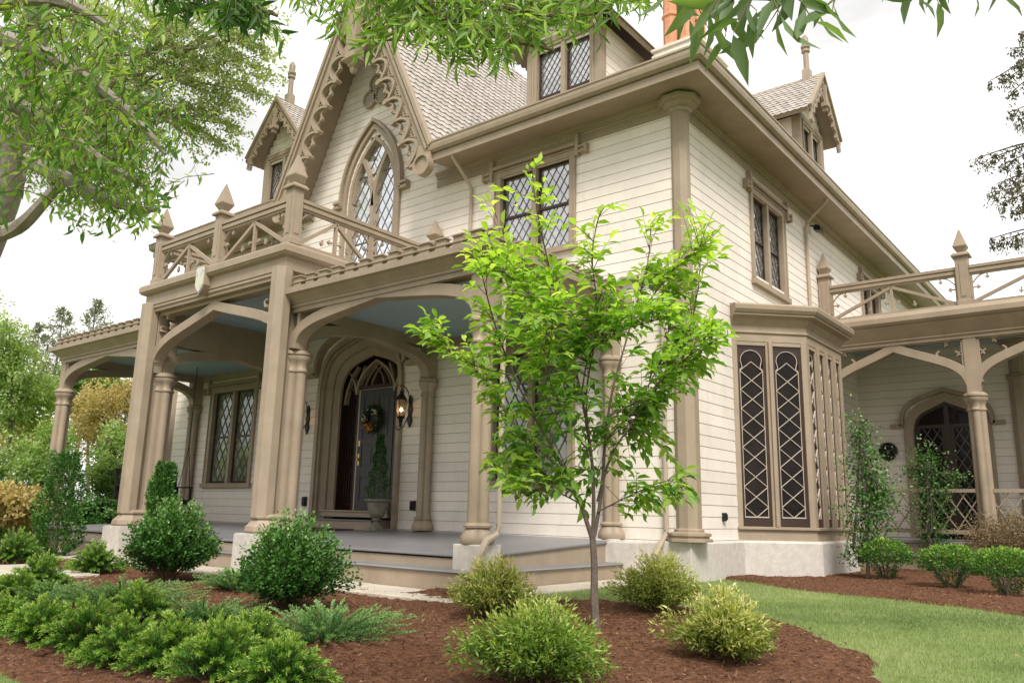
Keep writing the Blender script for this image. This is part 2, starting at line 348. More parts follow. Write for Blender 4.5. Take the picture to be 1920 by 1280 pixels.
sd=bpy.data.lights.new('sun','SUN');sd.energy=4.3;sd.angle=R(18);sd.color=(1,.965,.90);so=bpy.data.objects.new('sun',sd);COL.objects.link(so)
dv=Vector((math.cos(R(SUN_EL))*math.cos(R(SUN_AZ)),math.cos(R(SUN_EL))*math.sin(R(SUN_AZ)),math.sin(R(SUN_EL))))
so.rotation_euler=dv.to_track_quat('Z','Y').to_euler();so.location=dv*50

# ================================================================== HOUSE
XC=-7.4
H=thing('house','cream clapboard Gothic Revival house with tan trim, steep lace-edged gable and arcaded porches','house',(XC,3,-.57))
def frameclone(fr,n): return Fr(fr.o+fr.n*n,fr.u,fr.n)
def rectpoly(a,b,c,d): return [(a,c),(b,c),(b,d),(a,d)]
def window(fr,u0,u1,v0,v1,parent,glass=GL_UP,lat=(.17,.27),lead=LEAD,hood=True,lights=2,sill=True,name='window',cas=.11,rail=True,lw=.007,proud=.055):
    f=MB(); cw=cas
    f.fbox(fr,u0-cw,u0,v0-.02,v1+cw,-.12,proud); f.fbox(fr,u1,u1+cw,v0-.02,v1+cw,-.12,proud)
    f.fbox(fr,u0,u1,v1,v1+cw,-.12,proud-.003)
    f.fbox(fr,u0-cw-.03,u0-cw,v0,v1+cw+.03,-.02,proud+.02); f.fbox(fr,u1+cw,u1+cw+.03,v0,v1+cw+.03,-.02,proud+.02); f.fbox(fr,u0-cw,u1+cw,v1+cw,v1+cw+.03,-.02,proud+.02)
    if sill: f.fbox(fr,u0-cw-.07,u1+cw+.07,v0-.13,v0-.02,-.12,proud+.05)
    else: f.fbox(fr,u0-cw,u1+cw,v0-.08,v0-.02,-.12,proud+.02)
    mw=.10; W=(u1-u0-mw*(lights-1))/lights; cells=[]
    for i in range(lights):
        a=u0+i*(W+mw); cells.append((a,a+W))
        if i: f.fbox(fr,a-mw,a,v0-.02,v1,-.12,proud-.012)
    wn=f.build(name,TRIM,parent,bevel=.006)
    s=MB();g=MB();l=MB()
    for a,b in cells:
        t=.038;m=(v0+v1)/2
        s.ribbon(fr,[(a+t/2,v0+t/2),(b-t/2,v0+t/2),(b-t/2,v1-t/2),(a+t/2,v1-t/2)],t,-.10,-.05,closed=True)
        if rail: s.fbox(fr,a+t,b-t,m-.022,m+.022,-.10,-.045)
        g.add([fr.p(a,v0,-.085),fr.p(b,v0,-.085),fr.p(b,v1,-.085),fr.p(a,v1,-.085)],[(0,1,2,3)])
        lattice(l,fr,rectpoly(a+t,b-t,v0+t,v1-t),lat[0],lat[1],lw,-.083,-.07)
    s.build('sash',DARKW,wn);g.build('glass',glass,wn);l.build('lattice',lead,wn)
    if hood:
        h=MB();a,b,t=u0-cw-.05,u1+cw+.05,v1+cw+.05
        for (n1,dz) in ((.13,0),(.10,.045)):
            h.fbox(fr,a-.0,b+.0,t+dz,t+dz+.04,0,n1)
        for sgn,e in ((-1,a),(1,b)):
            q=sorted((e,e+sgn*.07)); h.fbox(fr,q[0],q[1],t-.20,t+.20,0,.12)
            q=sorted((e+sgn*.07,e+sgn*.24)); h.fbox(fr,q[0],q[1],t-.16,t-.12,0,.12);h.fbox(fr,q[0],q[1],t-.12,t-.07,0,.085);h.fbox(fr,q[0],q[1],t-.07,t-.03,0,.12)
            q=sorted((e+sgn*.20,e+sgn*.25)); h.fbox(fr,q[0],q[1],t-.19,t-.01,0,.135)
        h.build('hood_mould',TRIM,wn,bevel=.005)
    return wn
# ---- walls
def op(u0,u1,v0,v1): return lambda v:(u0,u1) if v0<v<v1 else None
upR=(-3.70,-2.12,4.98,6.60); upL=(-12.68,-11.10,4.98,6.60); loR=(-3.72,-2.12,.92,3.13); loL=(-12.90,-11.18,.92,3.13)
def archopen(pts,um):
    vs=pts[0][1];l=[q for q in pts if q[0]<=um+1e-6]
    def f(v):
        if v<vs: return (pts[0][0],2*um-pts[0][0])
        for a,b in zip(l,l[1:]):
            if a[1]<=v<b[1]+1e-9: x=a[0]+(b[0]-a[0])*(v-a[1])/max(1e-9,b[1]-a[1]); return (x,2*um-x)
        return None
    return f
dooro=archopen(tudor(XC-1.22,XC+1.22,2.72,3.97,14,.84,.40),XC)
stw=(-8.14,-6.66,4.95,7.1,8.52)
def stwo(v):
    if v<stw[2]: return None
    if v<stw[3]: return (stw[0]-.05,stw[1]+.05)
    if v<stw[4]+.12: t=(v-stw[3])/(stw[4]+.12-stw[3]); h=.79*(1-t**1.7); return (XC-h,XC+h)
wb=MB(); ext=lambda q:op(q[0]-.02,q[1]+.02,q[2],q[3]+.02)
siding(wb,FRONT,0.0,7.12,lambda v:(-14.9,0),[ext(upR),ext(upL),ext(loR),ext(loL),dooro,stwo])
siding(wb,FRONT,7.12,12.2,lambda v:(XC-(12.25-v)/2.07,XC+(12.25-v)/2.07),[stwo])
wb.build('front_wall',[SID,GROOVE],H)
wb=MB(); swin=(2.97,4.50,4.72,6.42); swin2=(10.3,11.8,4.72,6.42)
siding(wb,SIDE,0.0,7.12,lambda v:(0,22),[ext(swin),ext(swin2),op(2.0,5.5,0,3.4)])
wb.build('side_wall',[SID,GROOVE],H)
ib=MB(); ib.box(-14.88,-.3,.75,21.9,-.5,7.3); ib.box(-14.88,-9.0,.13,.8,-.5,7.1);ib.box(-5.8,-.13,.13,.8,-.5,7.1);ib.box(-9.0,-5.8,.13,.8,4.2,7.1);ib.prism(Fr((XC,0,0),(1,0,0),(0,-1,0)),[(-2.4,7.1),(2.4,7.1),(0,12.1)],-.7,-.13)
ib.box(-.3,-.13,.8,2.0,-.5,7.1);ib.box(-.3,-.13,5.6,21.9,-.5,7.1);ib.box(-.3,-.13,2.0,5.6,3.5,7.1)
ib.build('wall_core',DARKW,H)
wb=MB(); lf=Fr((-14.9,0,0),(0,1,0),(-1,0,0)); siding(wb,lf,0,7.12,lambda v:(0,22)); bk=Fr((0,22,0),(1,0,0),(0,1,0)); siding(wb,bk,0,7.12,lambda v:(-14.9,0)); wb.build('rear_wall',[SID,GROOVE],H)
# foundation
fb=MB(); fb.sweep([(-14.95,22),(-14.95,0),(-.95,0)][0:3],[(-.1,-1.1),(.07,-1.1),(.07,-.03),(.05,0),(-.1,0)])
fb.sweep([(-.95,0),(0,0),(0,1.85),(.955,2.755),(.955,4.70),(0,5.65),(0,6.6),(0,9.3),(9,9.3)],[(-.1,-1.1),(.11,-1.1),(.11,-.035),(.085,0),(-.1,0)])
fb.build('foundation',GRAN,H,bevel=.008)
# eaves: soffit + fascia + gutter
EP=[(XC+2.45,0),(0,0),(0,22),(-14.9,22),(-14.9,0),(XC-2.45,0)]
eb=MB(); eb.sweep(EP,[(-.02,7.12),(.66,7.03),(.70,7.03),(.70,7.17),(.66,7.19),(.66,7.30),(-.02,7.42)])
eb.build('eave',TRIM,H)
eb=MB(); eb.sweep(EP,[(.66,7.185),(.735,7.19),(.785,7.225),(.80,7.29),(.80,7.36),(.815,7.365),(.815,7.395),(.78,7.40),(.77,7.33),(.66,7.33)]); eb.build('gutter',TRIM,H)
eb=MB(); eb.sweep([(XC+2.0,0),(0,0),(0,22)],[(.02,6.80),(.035,6.80),(.035,6.965),(.02,6.97)]); eb.sweep([(XC+2.0,0),(0,0),(0,22)],[(.02,6.99),(.05,6.98),(.06,7.04),(.10,7.05),(.11,7.11),(.02,7.12)]); eb.sweep([(-14.9,22),(-14.9,0),(XC-2.0,0)],[(.02,6.99),(.05,6.98),(.06,7.04),(.10,7.05),(.11,7.11),(.02,7.12)]);eb.build('soffit_mould',TRIM,H)
# main roof (low hip)
rb=MB(); z0=7.40;sl=.36;o=.76;rz=z0+sl*8.2
yc=lambda y:z0+sl*(y+o); ga,gb2=XC-2.5,XC+2.5
rb.add([(-14.9-o,-o,z0),(ga,-o,z0),(ga,.05,yc(.05)),(gb2,.05,yc(.05)),(gb2,-o,z0),(o,-o,z0),(-7.45,7.5,rz)],[(0,1,2,6),(2,3,6),(3,4,5,6)])
rb.add([(o,-o,z0),(o,22+o,z0),(-14.9-o,22+o,z0),(-14.9-o,-o,z0),(-7.45,7.5,rz),(-7.45,14.5,rz)],[(0,1,5,4),(1,2,5),(2,3,4,5)])
rb.build('roof',ROOFM,H)
# ---- shingles
def shingles(mb,o,along,up,nrm,length,height,pitch=.17,sw=.20,skip=None,tilt=.03):
    o=Vector(o);a=Vector(along).normalized();u=Vector(up).normalized();n=Vector(nrm).normalized()
    rows=int(height/pitch)+1
    for r in range(rows):
        h0=r*pitch;h1=min(h0+pitch*1.25,height);off=(sw/2 if r%2 else 0)
        if h0>=height: break
        k=int(length/sw)+2; sub=6; pts=[]
        for i in range(k*sub+1):
            s=i*sw/sub-off
            if s<0 or s>length: continue
            q=(i%sub)/sub; d=math.sin(math.pi*q)*pitch*.30 if 1 else 0
            jit=.006*math.sin(i//sub*12.9+r*7.7)
            pts.append((s,h0-d+jit))
        if len(pts)<2: continue
        vs=[];
        for s,h in pts: vs+=[o+a*s+u*h+n*tilt,o+a*s+u*h+n*(tilt-.016),o+a*s+u*h1+n*.001]
        fs=[]
        for i in range(len(pts)-1): fs+=[(i*3,(i+1)*3,(i+1)*3+2,i*3+2),(i*3,i*3+1,(i+1)*3+1,(i+1)*3)]
        mb.add(vs,fs)
# ---- great front gable
GF=Fr((XC,0,0),(1,0,0),(0,-1,0)); SL=2.07;AZ=12.55;FT=2.52;FZ=AZ-SL*FT
rd=Vector((FT,FZ-AZ)).normalized(); L_=math.hypot(FT,AZ-FZ)
gb=MB()
for s in (-1,1):
    poly=[(0,AZ),(s*(FT+.05),FZ-.10),(s*(FT-.08),FZ-.16),(0,AZ-.28)]
    gb.prism(GF,poly,-12,.72)
gb.build('gable_roof',TRIM,H)
for s in (-1,1):
    sb=MB(); shingles(sb,(XC+s*(FT+.06),-.73,FZ-.12),(0,1,0),(-s*1,0,SL),(s*SL,0,1),12.6,L_+.12); sb.build('gable_slating',SHING,H)
rk=MB()
for s in (-1,1):
    a=(0,AZ);b=(s*FT,FZ); nn=(-s*rd.y*-1*-1,0)
    inx,inz=-s*abs(rd.y),-abs(rd.x)   # inward normal
    def off(p,t,e=0): return (p[0]+inx*t+s*rd.x*e,p[1]+inz*t+rd.y*e)
    for t0,t1,n0,n1 in ((-.03,.05,.70,.83),(.05,.09,.70,.79),(.09,.15,.70,.81),(.15,.27,.70,.755)):
        ez=lambda t:(0,AZ-t/abs(rd.x)) # apex on the centre line
        rk.prism(GF,[ez(t0),off(b,t0),off(b,t1),ez(t1)],n0,n1)
rake=rk.build('bargeboard',TRIM,H)
lace=MB()
for s in (-1,1):
    inx,inz=-s*abs(rd.y),-abs(rd.x)
    def q(sv,t): return (s*rd.x*sv+inx*t*1, AZ+rd.y*sv+inz*t)
    Lu=.60;base=.27;st=.98
    for k in range(8):
        s0=st+k*Lu
        if s0+Lu>L_+.12: break
        arc=[]
        for i in range(15):
            x=i/14; arc.append(q(s0+x*Lu+.10*(1-x)*0, base+.40-.36*math.sin(math.pi*min(1,x*1.02))**.55))
        lace.ribbon(GF,arc,.055,.66,.80)
        # hooked tip and inner cusps
        tip=[q(s0+Lu*.98-.03*math.cos(t)*1,base+.40+.05*math.sin(t)) for t in [j*math.pi/3 for j in range(7)]]
        lace.ribbon(GF,tip,.05,.66,.81)
        for c0,c1 in ((.06,.50),(.50,.94)):
            cus=[q(s0+Lu*(c0+(c1-c0)*j/8), base+.22+.10*(1-math.sin(math.pi*j/8))+.05) for j in range(9)]
            lace.ribbon(GF,cus,.035,.68,.76)
        lace.ribbon(GF,[q(s0+Lu*.5,base+.30),q(s0+Lu*.5,base+.38)],.05,.68,.77)
        # pierced triangle beside the board
        lace.ribbon(GF,[q(s0-.02,base),q(s0-.02,base+.30)],.03,.69,.74)
        lace.ribbon(GF,[q(s0-.14,base+.01),q(s0-.02,base+.17)],.03,.69,.74); lace.ribbon(GF,[q(s0+.10,base+.01),q(s0-.02,base+.17)],.03,.69,.74)
        lace.ribbon(GF,[q(s0-.17,base+.02),q(s0+.13,base+.02)],.05,.69,.75)
    # foot scroll
    cx,cz=s*(FT-.22),FZ-.36
    disc=[(cx+.20*math.cos(t),cz+.20*math.sin(t)) for t in [j*math.pi/12 for j in range(24)]]
    lace.prism(GF,disc,.66,.78); lace.ribbon(GF,disc,.05,.66,.83,closed=True)
    lace.prism(GF,[(s*(FT-.02),FZ-.02),(cx+s*.2,cz),(cx-s*.2,cz+.02),(s*(FT-.40),FZ+.10)],.665,.775)
    hook=[(cx-s*.16,cz+.1),(cx-s*.30,cz+.04),(cx-s*.40,cz+.10),(cx-s*.42,cz+.17)]; lace.ribbon(GF,hook,.06,.66,.80)
lace.build('lace_fretwork',TRIM,rake)
pm=MB(); pc=(XC,-.78); 
def sq(mb,cx,cy,prof,rot=math.pi/4,n=4,mi=0): mb.loft((cx,cy,0),[(r*math.sqrt(2) if n==4 else r,z) for r,z in prof],n=n,rot=rot,mi=mi)
sq(pm,*pc,[(.02,9.72),(.04,9.75),(.06,9.80),(.06,9.86),(.10,9.90),(.10,9.94),(.20,10.02),(.20,10.06),(.15,10.08),(.15,11.7)]); pm.build('pendant',TRIM,rake,bevel=.008)
# stained lancet window
st=MB(); u0,u1,vb,vs,va=stw
outer=[(u0,vb)]+pointed(u0,u1,vs,va,10)+[(u1,vb)]
o2=[(u0-.14,vb)]+pointed(u0-.14,u1+.14,vs,va+.25,10)+[(u1+.14,vb)]
st.ribbon(FRONT,outer,.09,-.12,.03); st.ribbon(FRONT,o2,.10,0,.09)
st.ribbon(FRONT,[(u0-.23,7.05)]+pointed(u0-.23,u1+.23,vs+.05,va+.40,10)+[(u1+.23,7.05)],.07,0,.15)
for s in (-1,1):
    e=XC+s*(XC-u0+.23); qq=sorted((e-s*.03,e+s*.22)); st.fbox(FRONT,qq[0],qq[1],7.02,7.08,0,.15);st.fbox(FRONT,qq[0],qq[1],7.08,7.13,0,.11);st.fbox(FRONT,qq[0],qq[1],7.13,7.19,0,.16)
st.fbox(FRONT,u0-.22,u1+.22,vb-.12,vb,-.1,.12)
stp=st.build('lancet_window',TRIM,H)
tr=MB(); tr.fbox(FRONT,XC-.05,XC+.05,vb,6.95,-.10,.02)
for s in (-1,1):
    c=bez((XC+s*.0,6.9),(XC+s*.02,7.35),(XC+s*.16,7.75),(XC+s*.40,8.10),10); tr.ribbon(FRONT,c,.09,-.10,.02)
    c=bez((XC+s*.70,7.1),(XC+s*.66,7.5),(XC+s*.56,7.85),(XC+s*.36,8.12),8); tr.ribbon(FRONT,c,.05,-.10,0)
tr.build('tracery',TRIM,stp)
g=MB(); g.add([FRONT.p(a,b,-.08) for a,b in outer],[list(range(len(outer)))]); g.build('glass',GL_ST,stp)
l=MB(); lattice(l,FRONT,outer,.235,.38,.0065,-.078,-.066); l.fbox(FRONT,u0,u1,6.1,6.13,-.078,-.06); l.build('lead_cames',LEAD,stp)
# trefoil vent
tv=MB();sl_=MB()
for cx,cz in ((XC-.03,9.84),(XC-.22,9.50),(XC+.16,9.50)):
    ring=[(cx+.19*math.cos(t),cz+.19*math.sin(t)) for t in [j*math.pi/12 for j in range(24)]]
    tv.ribbon(FRONT,ring,.05,.0,.11,closed=True)
    sl_.prism(FRONT,[(cx+.18*math.cos(t),cz+.18*math.sin(t)) for t in [j*math.pi/10 for j in range(20)]],.015,.032,mi=1)
    for k in range(-3,4):
        h=math.sqrt(max(0,.175**2-(k*.048)**2)); a,b=cx-h,cx+h
        sl_.hexa([FRONT.p(a,cz+k*.048-.006,.03),FRONT.p(b,cz+k*.048-.006,.03),FRONT.p(b,cz+k*.048-.016,.075),FRONT.p(a,cz+k*.048-.016,.075),FRONT.p(a,cz+k*.048+.008,.03),FRONT.p(b,cz+k*.048+.008,.03),FRONT.p(b,cz+k*.048-.002,.075),FRONT.p(a,cz+k*.048-.002,.075)])
tvo=tv.build('trefoil_vent',TRIM,H); sl_.build('louvre',[SID,IRON],tvo)
# windows
window(FRONT,*upR,H); window(FRONT,*upL,H)
window(FRONT,*loR,H,glass=GL_PORCH,lead=LEAD,lat=(.24,.42),lw=.016); window(FRONT,*loL,H,glass=GL_PORCH,lead=LEAD,lat=(.24,.42),lw=.016)
window(SIDE,*swin,H); window(SIDE,*swin2,H)
# corner pilasters
def pilaster(cx,cy,parent,ztop=7.03,r=.188,mid=4.02):
    p=MB(); rt=math.pi/8
    p.loft((cx,cy,0),[(r+.0,.18),(r,mid-.06)],n=8,rot=rt); p.loft((cx,cy,0),[(r-.035,mid+.06),(r-.035,ztop-.20)],n=8,rot=rt)
    o=p.build('corner_pilaster',TRIM,parent,bevel=.006)
    c=MB(); c.loft((cx,cy,0),[(r-.004,mid-.07),(r+.05,mid-.05),(r+.05,mid-.02),(r+.02,mid),(r+.05,mid+.02),(r+.04,mid+.045),(r-.039,mid+.07)],n=8,rot=rt); c.build('band_mould',TRIM,o); c=MB()
    c.loft((cx,cy,0),[(r-.039,ztop-.24),(r-.0,ztop-.22),(r+.02,ztop-.17),(r-.0,ztop-.16),(r+.05,ztop-.13),(r+.10,ztop-.10),(r+.10,ztop-.07),(r+.16,ztop-.05),(r+.17,ztop+.01),(r+.0,ztop+.03)],n=8,rot=rt); c.build('capital',TRIM,o)
    b=MB(); b.loft((cx,cy,0),[(r+.15,0),(r+.15,.04),(r+.10,.05),(r+.10,.075),(r+.13,.085),(r+.13,.12),(r+.03,.14),(r+.03,.17),(r+.0,.19),(r-.012,.20)],n=8,rot=rt); b.build('base',TRIM,o)
pilaster(.0,.05,H); pilaster(-14.9,.05,H)
gp=MB(); gp.box(-.42,.13,-.16,.40,-1.1,-.002); gp.build('pedestal',GRAN,H,bevel=.012)
# belt moulding on the front wall right of porch
bm_=MB(); bm_.fbox(FRONT,-1.05,-.2,4.08,4.12,.02,.09); bm_.fbox(FRONT,-1.05,-.2,4.12,4.155,.02,.12); bm_.build('belt_mould',TRIM,H)
# downspouts
d=MB(); d.tube([(-4.42,-.66,7.05),(-4.42,-.62,6.98),(-4.42,-.10,6.60),(-4.42,-.07,6.5),(-4.42,-.07,4.2)],.035); d.build('downspout',WPIPE,H,smooth=True)
d=MB(); d.tube([(.66,5.60,7.05),(.62,5.62,6.98),(.12,5.9,6.72),(.07,5.92,6.62),(.07,5.92,3.9)],.035); d.build('downspout',WPIPE,H,smooth=True)
d=MB(); d.tube([(-.30,-.09,3.95),(-.30,-.09,.16),(-.30,-.10,.10),(-.36,-.22,-.10),(-.38,-.28,-.2)],[.036,.036,.038,.045,.045]); d.build('downspout',WPIPE,H,smooth=True)
# ---- dormers
def dormer(fr,cu,parent,nf=-.8,hw=.86,zb=7.4,ze=9.72,za=11.35,back=4.5,nb=-.42):
    f2=Fr(fr.p(cu,0,0),fr.u,fr.n)
    w_=MB(); siding(w_,frameclone(f2,nf-.02),zb,ze+.0,lambda v:(-hw,hw),[op(-.70,.70,7.55,ze-.10)])
    siding(w_,frameclone(f2,nf-.02),ze,za-.15,lambda v:(-(za-.15-v)/ (za-ze)*1.05,(za-.15-v)/(za-ze)*1.05))
    for s in (-1,1):
        cf=Fr(f2.p(s*hw,0,nf),fr.n*-1,fr.u*s); siding(w_,cf,zb-1.0+.9,ze,lambda v:(0,back))
    w_.hexa([f2.p(-hw+.03,zb,nf-.15),f2.p(hw-.03,zb,nf-.15),f2.p(hw-.03,zb,nf-back),f2.p(-hw+.03,zb,nf-back),f2.p(-hw+.03,ze,nf-.15),f2.p(hw-.03,ze,nf-.15),f2.p(hw-.03,ze,nf-back),f2.p(-hw+.03,ze,nf-back)],1)
    d=w_.build('dormer',[SID,GROOVE],parent)
    t=MB()
    for s in (-1,1):
        a,b=sorted((s*hw,s*(hw-.12))); t.fbox(f2,a,b,zb,ze,nf-.03,nf+.045)
        a,b=sorted((s*(hw+.03),s*hw)); t.fbox(f2,a,b,zb,ze,nf-.16,nf+.045)
    t.fbox(f2,-hw,hw,ze-.07,ze+.08,nf-.02,nf+.06); t.build('corner_board',TRIM,d)
    window(frameclone(f2,nf),-.64,.64,7.55,ze-.12,d,glass=GL_UP,lat=(.13,.19),lw=.007,hood=False,sill=True,cas=.07,name='dormer_window')
    r=MB(); ow=1.22; sl=(za-ze)/ow
    for s in (-1,1): r.prism(f2,[(0,za+.02),(s*(ow+.04),ze-.05),(s*(ow-.02),ze-.13),(0,za-.14)],-back-.8,nb)
    rr=r.build('dormer_roof',TRIM,d)
    for s in (-1,1):
        sb=MB(); Ln=math.hypot(ow,za-ze); shingles(sb,f2.p(s*(ow+.05),ze-.06,nb+.02) , -fr.n, fr.u*(-s)*ow+Vector((0,0,za-ze)), fr.u*s*(za-ze)+Vector((0,0,ow)), back+.8,Ln+.06,pitch=.15,sw=.16); sb.build('slating',SHING,d)
    bb=MB(); rdx,rdz=ow/Ln,(ze-za)/Ln
    for s in (-1,1):
        ez=lambda t:(0,za-t/abs(rdx)); of=lambda t:(s*ow-s*abs(rdz)*t,ze-abs(rdx)*t)
        for t0,t1,n0,n1 in ((-.02,.05,nb-.02,nb+.09),(.05,.17,nb-.02,nb+.035)): bb.prism(f2,[ez(t0),of(t0),of(t1),ez(t1)],n0,n1)
        for k in range(5):
            s0=.45+k*.30
            arc=[(s*rdx*(s0+x/6*.30)-s*abs(rdz)*(.17+.13-.11*math.sin(math.pi*x/6)), za+rdz*(s0+x/6*.30)-abs(rdx)*(.17+.13-.11*math.sin(math.pi*x/6))) for x in range(7)]
            bb.ribbon(f2,arc,.07,nb-.02,nb+.05)
        arc=[(s*(ow-.12),ze-.10),(s*(ow-.10),ze-.32),(s*(ow-.20),ze-.36),(s*(ow-.24),ze-.24)]; bb.ribbon(f2,arc,.05,nb-.02,nb+.05)
        # gothic bracket ring under the apex
    ring=[(.15*math.cos(t),za-.62+.15*math.sin(t)) for t in [j*math.pi/8 for j in range(16)]]
    bb.ribbon(f2,ring,.05,nb-.02,nb+.05,closed=True)
    bb.fbox(f2,-.05,.05,za-1.05,za-.35,nb-.01,nb+.10); bb.fbox(f2,-.10,.10,za-.95,za-.85,nb-.02,nb+.14)
    bb.build('dormer_bargeboard',TRIM,d)
    fn=MB(); c=f2.p(0,0,nb-.35); k=za-.1
    sq(fn,c.x,c.y,[(.10,k-.1),(.10,k+.30),(.065,k+.36)]); fn.loft((c.x,c.y,0),[(.075,k+.34),(.07,k+.80),(.11,k+.83),(.11,k+.88),(.08,k+.91),(.12,k+.95),(.12,k+1.0),(.085,k+1.03),(.09,k+1.20),(.05,k+1.30),(.01,k+1.34)],n=10)
    fn.build('finial',TRIM,d,smooth=True)
    return d
dormer(FRONT,-2.85,H); dormer(FRONT,-11.98,H,za=11.2); dormer(SIDE,8.22,H,nf=-.42,nb=-.06,za=11.45,ze=10.05)
# ---- chimney
c=MB(); c.box(-1.46,-.56,2.02,3.30,7.6,9.30); c.box(-1.52,-.50,1.96,3.36,9.30,9.36); c.box(-1.49,-.53,1.99,3.33,9.36,9.44); c.box(-1.53,-.49,1.95,3.37,9.44,9.50)
ch=c.build('chimney',SID,H,bevel=.01)
for i,(cx,cy) in enumerate(((-1.24,2.30),(-.90,2.30),(-1.24,2.80),(-.90,2.80))):
    p=MB(); r=.165; p.loft((cx,cy,0),[(r+.03,9.5),(r+.03,9.62),(r,9.66),(r,10.25),(r+.03,10.28),(r+.03,10.33),(r,10.36),(r-.01,11.1),(r+.05,11.2),(r+.05,11.35),(r-.04,11.4)],n=8,rot=math.pi/8); p.build('chimney_pot',TERRA,ch,bevel=.006)
# ---- canted bay
BP=[(0,1.80),(.955,2.755),(.955,4.70),(0,5.655)]
b=MB(); b.sweep(BP,[(-.1,0),(.03,0),(.03,.17),(.075,.18),(.075,.215),(.02,.225),(-.1,.225)]); b2=MB(); b2.sweep(BP,[(-.1,3.33),(.02,3.33),(.02,3.46),(.05,3.48),(.05,3.50),(.02,3.52),(.02,3.60),(.10,3.72),(.20,3.76),(.20,3.79),(.225,3.80),(.26,3.85),(.27,3.92),(.25,3.95),(-.1,4.00)])
b2.add([(0,1.75,3.99),(1.0,2.74,3.99),(1.0,4.72,3.99),(0,5.7,3.99),(0,2.3,4.12),(0,5.1,4.12)],[(0,1,2,3),(0,1,4),(1,2,5,4),(2,3,5)])
bay=b.build('bay_window',TRIM,H); b2.build('bay_cornice',TRIM,bay)
def bayface(p,q,nl,nm):
    p=Vector((*p,0));q=Vector((*q,0));u=(q-p);W=u.length;u.normalize();n=Vector((u.y,-u.x,0)); fr=Fr(p,u,n)
    t=MB();s=MB();g=MB();l=MB(); ed=.10; mw=.13 if nl==2 else .12; lw=(W-2*ed-mw*(nl-1))/nl
    t.fbox(fr,0,ed,.225,3.33,-.06,.02);t.fbox(fr,W-ed,W,.225,3.33,-.06,.02)
    for i in range(nl):
        a=ed+i*(lw+mw);bb=a+lw
        if i: t.fbox(fr,a-mw,a,.225,3.33,-.06,.015); t.fbox(fr,a-mw/2-.025,a-mw/2+.025,.225,3.33,.015,.06)
        t.fbox(fr,a,bb,3.26,3.33,-.06,.012)
        z0,z1=.235,3.26;k=.045
        s.ribbon(fr,[(a+k/2,z0+k),(bb-k/2,z0+k),(bb-k/2,z1-k/2),(a+k/2,z1-k/2)],k,-.055,-.015,closed=True); s.fbox(fr,a,bb,z0,z0+.12,-.055,-.014)
        A,B=a+k,bb-k;z2=z0+.14;m=(A+B)/2; r=(B-A)/2
        g.add([fr.p(a,z0,-.04),fr.p(bb,z0,-.04),fr.p(bb,z1,-.04),fr.p(a,z1,-.04)],[(0,1,2,3)])
        zt=z1-.09-r*.9; nd=8; ph=(zt-z2)/nd
        s.prism(fr,[(A,zt+.05),(A,z1-k),(m,z1-k),(m,zt+r*.95),(m-r*.6,zt+r*.75),(m-r*.9,zt+r*.35)],-.05,-.022);s.prism(fr,[(B,zt+.05),(B,z1-k),(m,z1-k),(m,zt+r*.95),(m+r*.6,zt+r*.75),(m+r*.9,zt+r*.35)],-.05,-.022)
        lt=.009
        for j in range(nd):
            for sg in (-1,1):
                l.ribbon(fr,[(m,z2+j*ph),(m+sg*(r-.005),z2+(j+.5)*ph),(m,z2+(j+1)*ph)],lt,-.038,-.018)
        arc=[(m+(r-.02)*math.cos(x),zt+.02+ (r-.02)*.95*math.sin(x)) for x in [math.pi*j/10 for j in range(11)]]
        l.ribbon(fr,[(B-.01,z2)]+[(B-.008,zt-ph*.45),(B-.05,zt-ph*.3)]+arc+[(A+.05,zt-ph*.3),(A+.008,zt-ph*.45)]+[(A+.01,z2)],lt,-.038,-.02); l.fbox(fr,A,B,z2-.01,z2+.008,-.038,-.02)
    t.build('mullion',TRIM,bay,bevel=.005);s.build('sash',DARKW,bay);g.build('glass',GL_DK,bay);l.build('lattice',CREAML,bay)
bayface(BP[0],BP[1],2,0);bayface(BP[1],BP[2],4,0);bayface(BP[2],BP[3],2,0)

# ================================================================== PORCHES (parts of the house)
CLV=1.0
def column(x,y,zc=2.85,zb=-.03,half=False,plinth=True,post=None,zpost=3.5,rr=.158):
    s=MB(); s.loft((x,y,0),[(rr,zb+.24,1),(rr,zc-.34,1)],n=40)
    if post is None: s.box(x-.115,x+.115,y-.115,y+.115,zc-.02,zpost)
    o=s.build('porch_column',TRIM,H,smooth=True)
    c=MB(); c.loft((x,y,0),[(rr-.004,zc-.36,1),(rr+.02,zc-.35,.9),(rr+.024,zc-.325,.9),(rr+.003,zc-.30,.9),(rr+.003,zc-.22,.8),(rr+.035,zc-.17,.55),(rr+.055,zc-.13,.45),(rr+.055,zc-.10,.4),(rr+.032,zc-.095,.4),(rr+.032,zc-.08,.4),(rr+.058,zc-.07,.35),(rr+.058,zc-.04,.35),(rr+.02,zc-.0,.35),(rr-.01,zc+.015,.4)],n=40)
    c.build('capital',TRIM,o,smooth=True)
    b=MB(); b.loft((x,y,0),[(rr+.065,zb,.45),(rr+.08,zb+.03,.45),(rr+.075,zb+.09,.5),(rr+.035,zb+.16,.7),(rr+.01,zb+.19,.8),(rr+.045,zb+.20,.8),(rr+.05,zb+.225,.8),(rr+.02,zb+.25,.9),(rr-.006,zb+.26,1)],n=40)
    b.build('base',TRIM,o,smooth=True)
    if plinth:
        q=MB(); hp=rr+.055; q.loft((x,y,0),[(hp*1.41,-1.1),(hp*1.41,zb-.012),(hp*1.38,zb)],n=4,rot=math.pi/4); q.build('plinth',GRAN,o,bevel=.035)
    return o
YP=-3.3;X1,X2,X3,X4=-1.22,-5.3,-9.5,-13.6
for x,y in ((X1,YP),(X4,YP)): column(x,y)
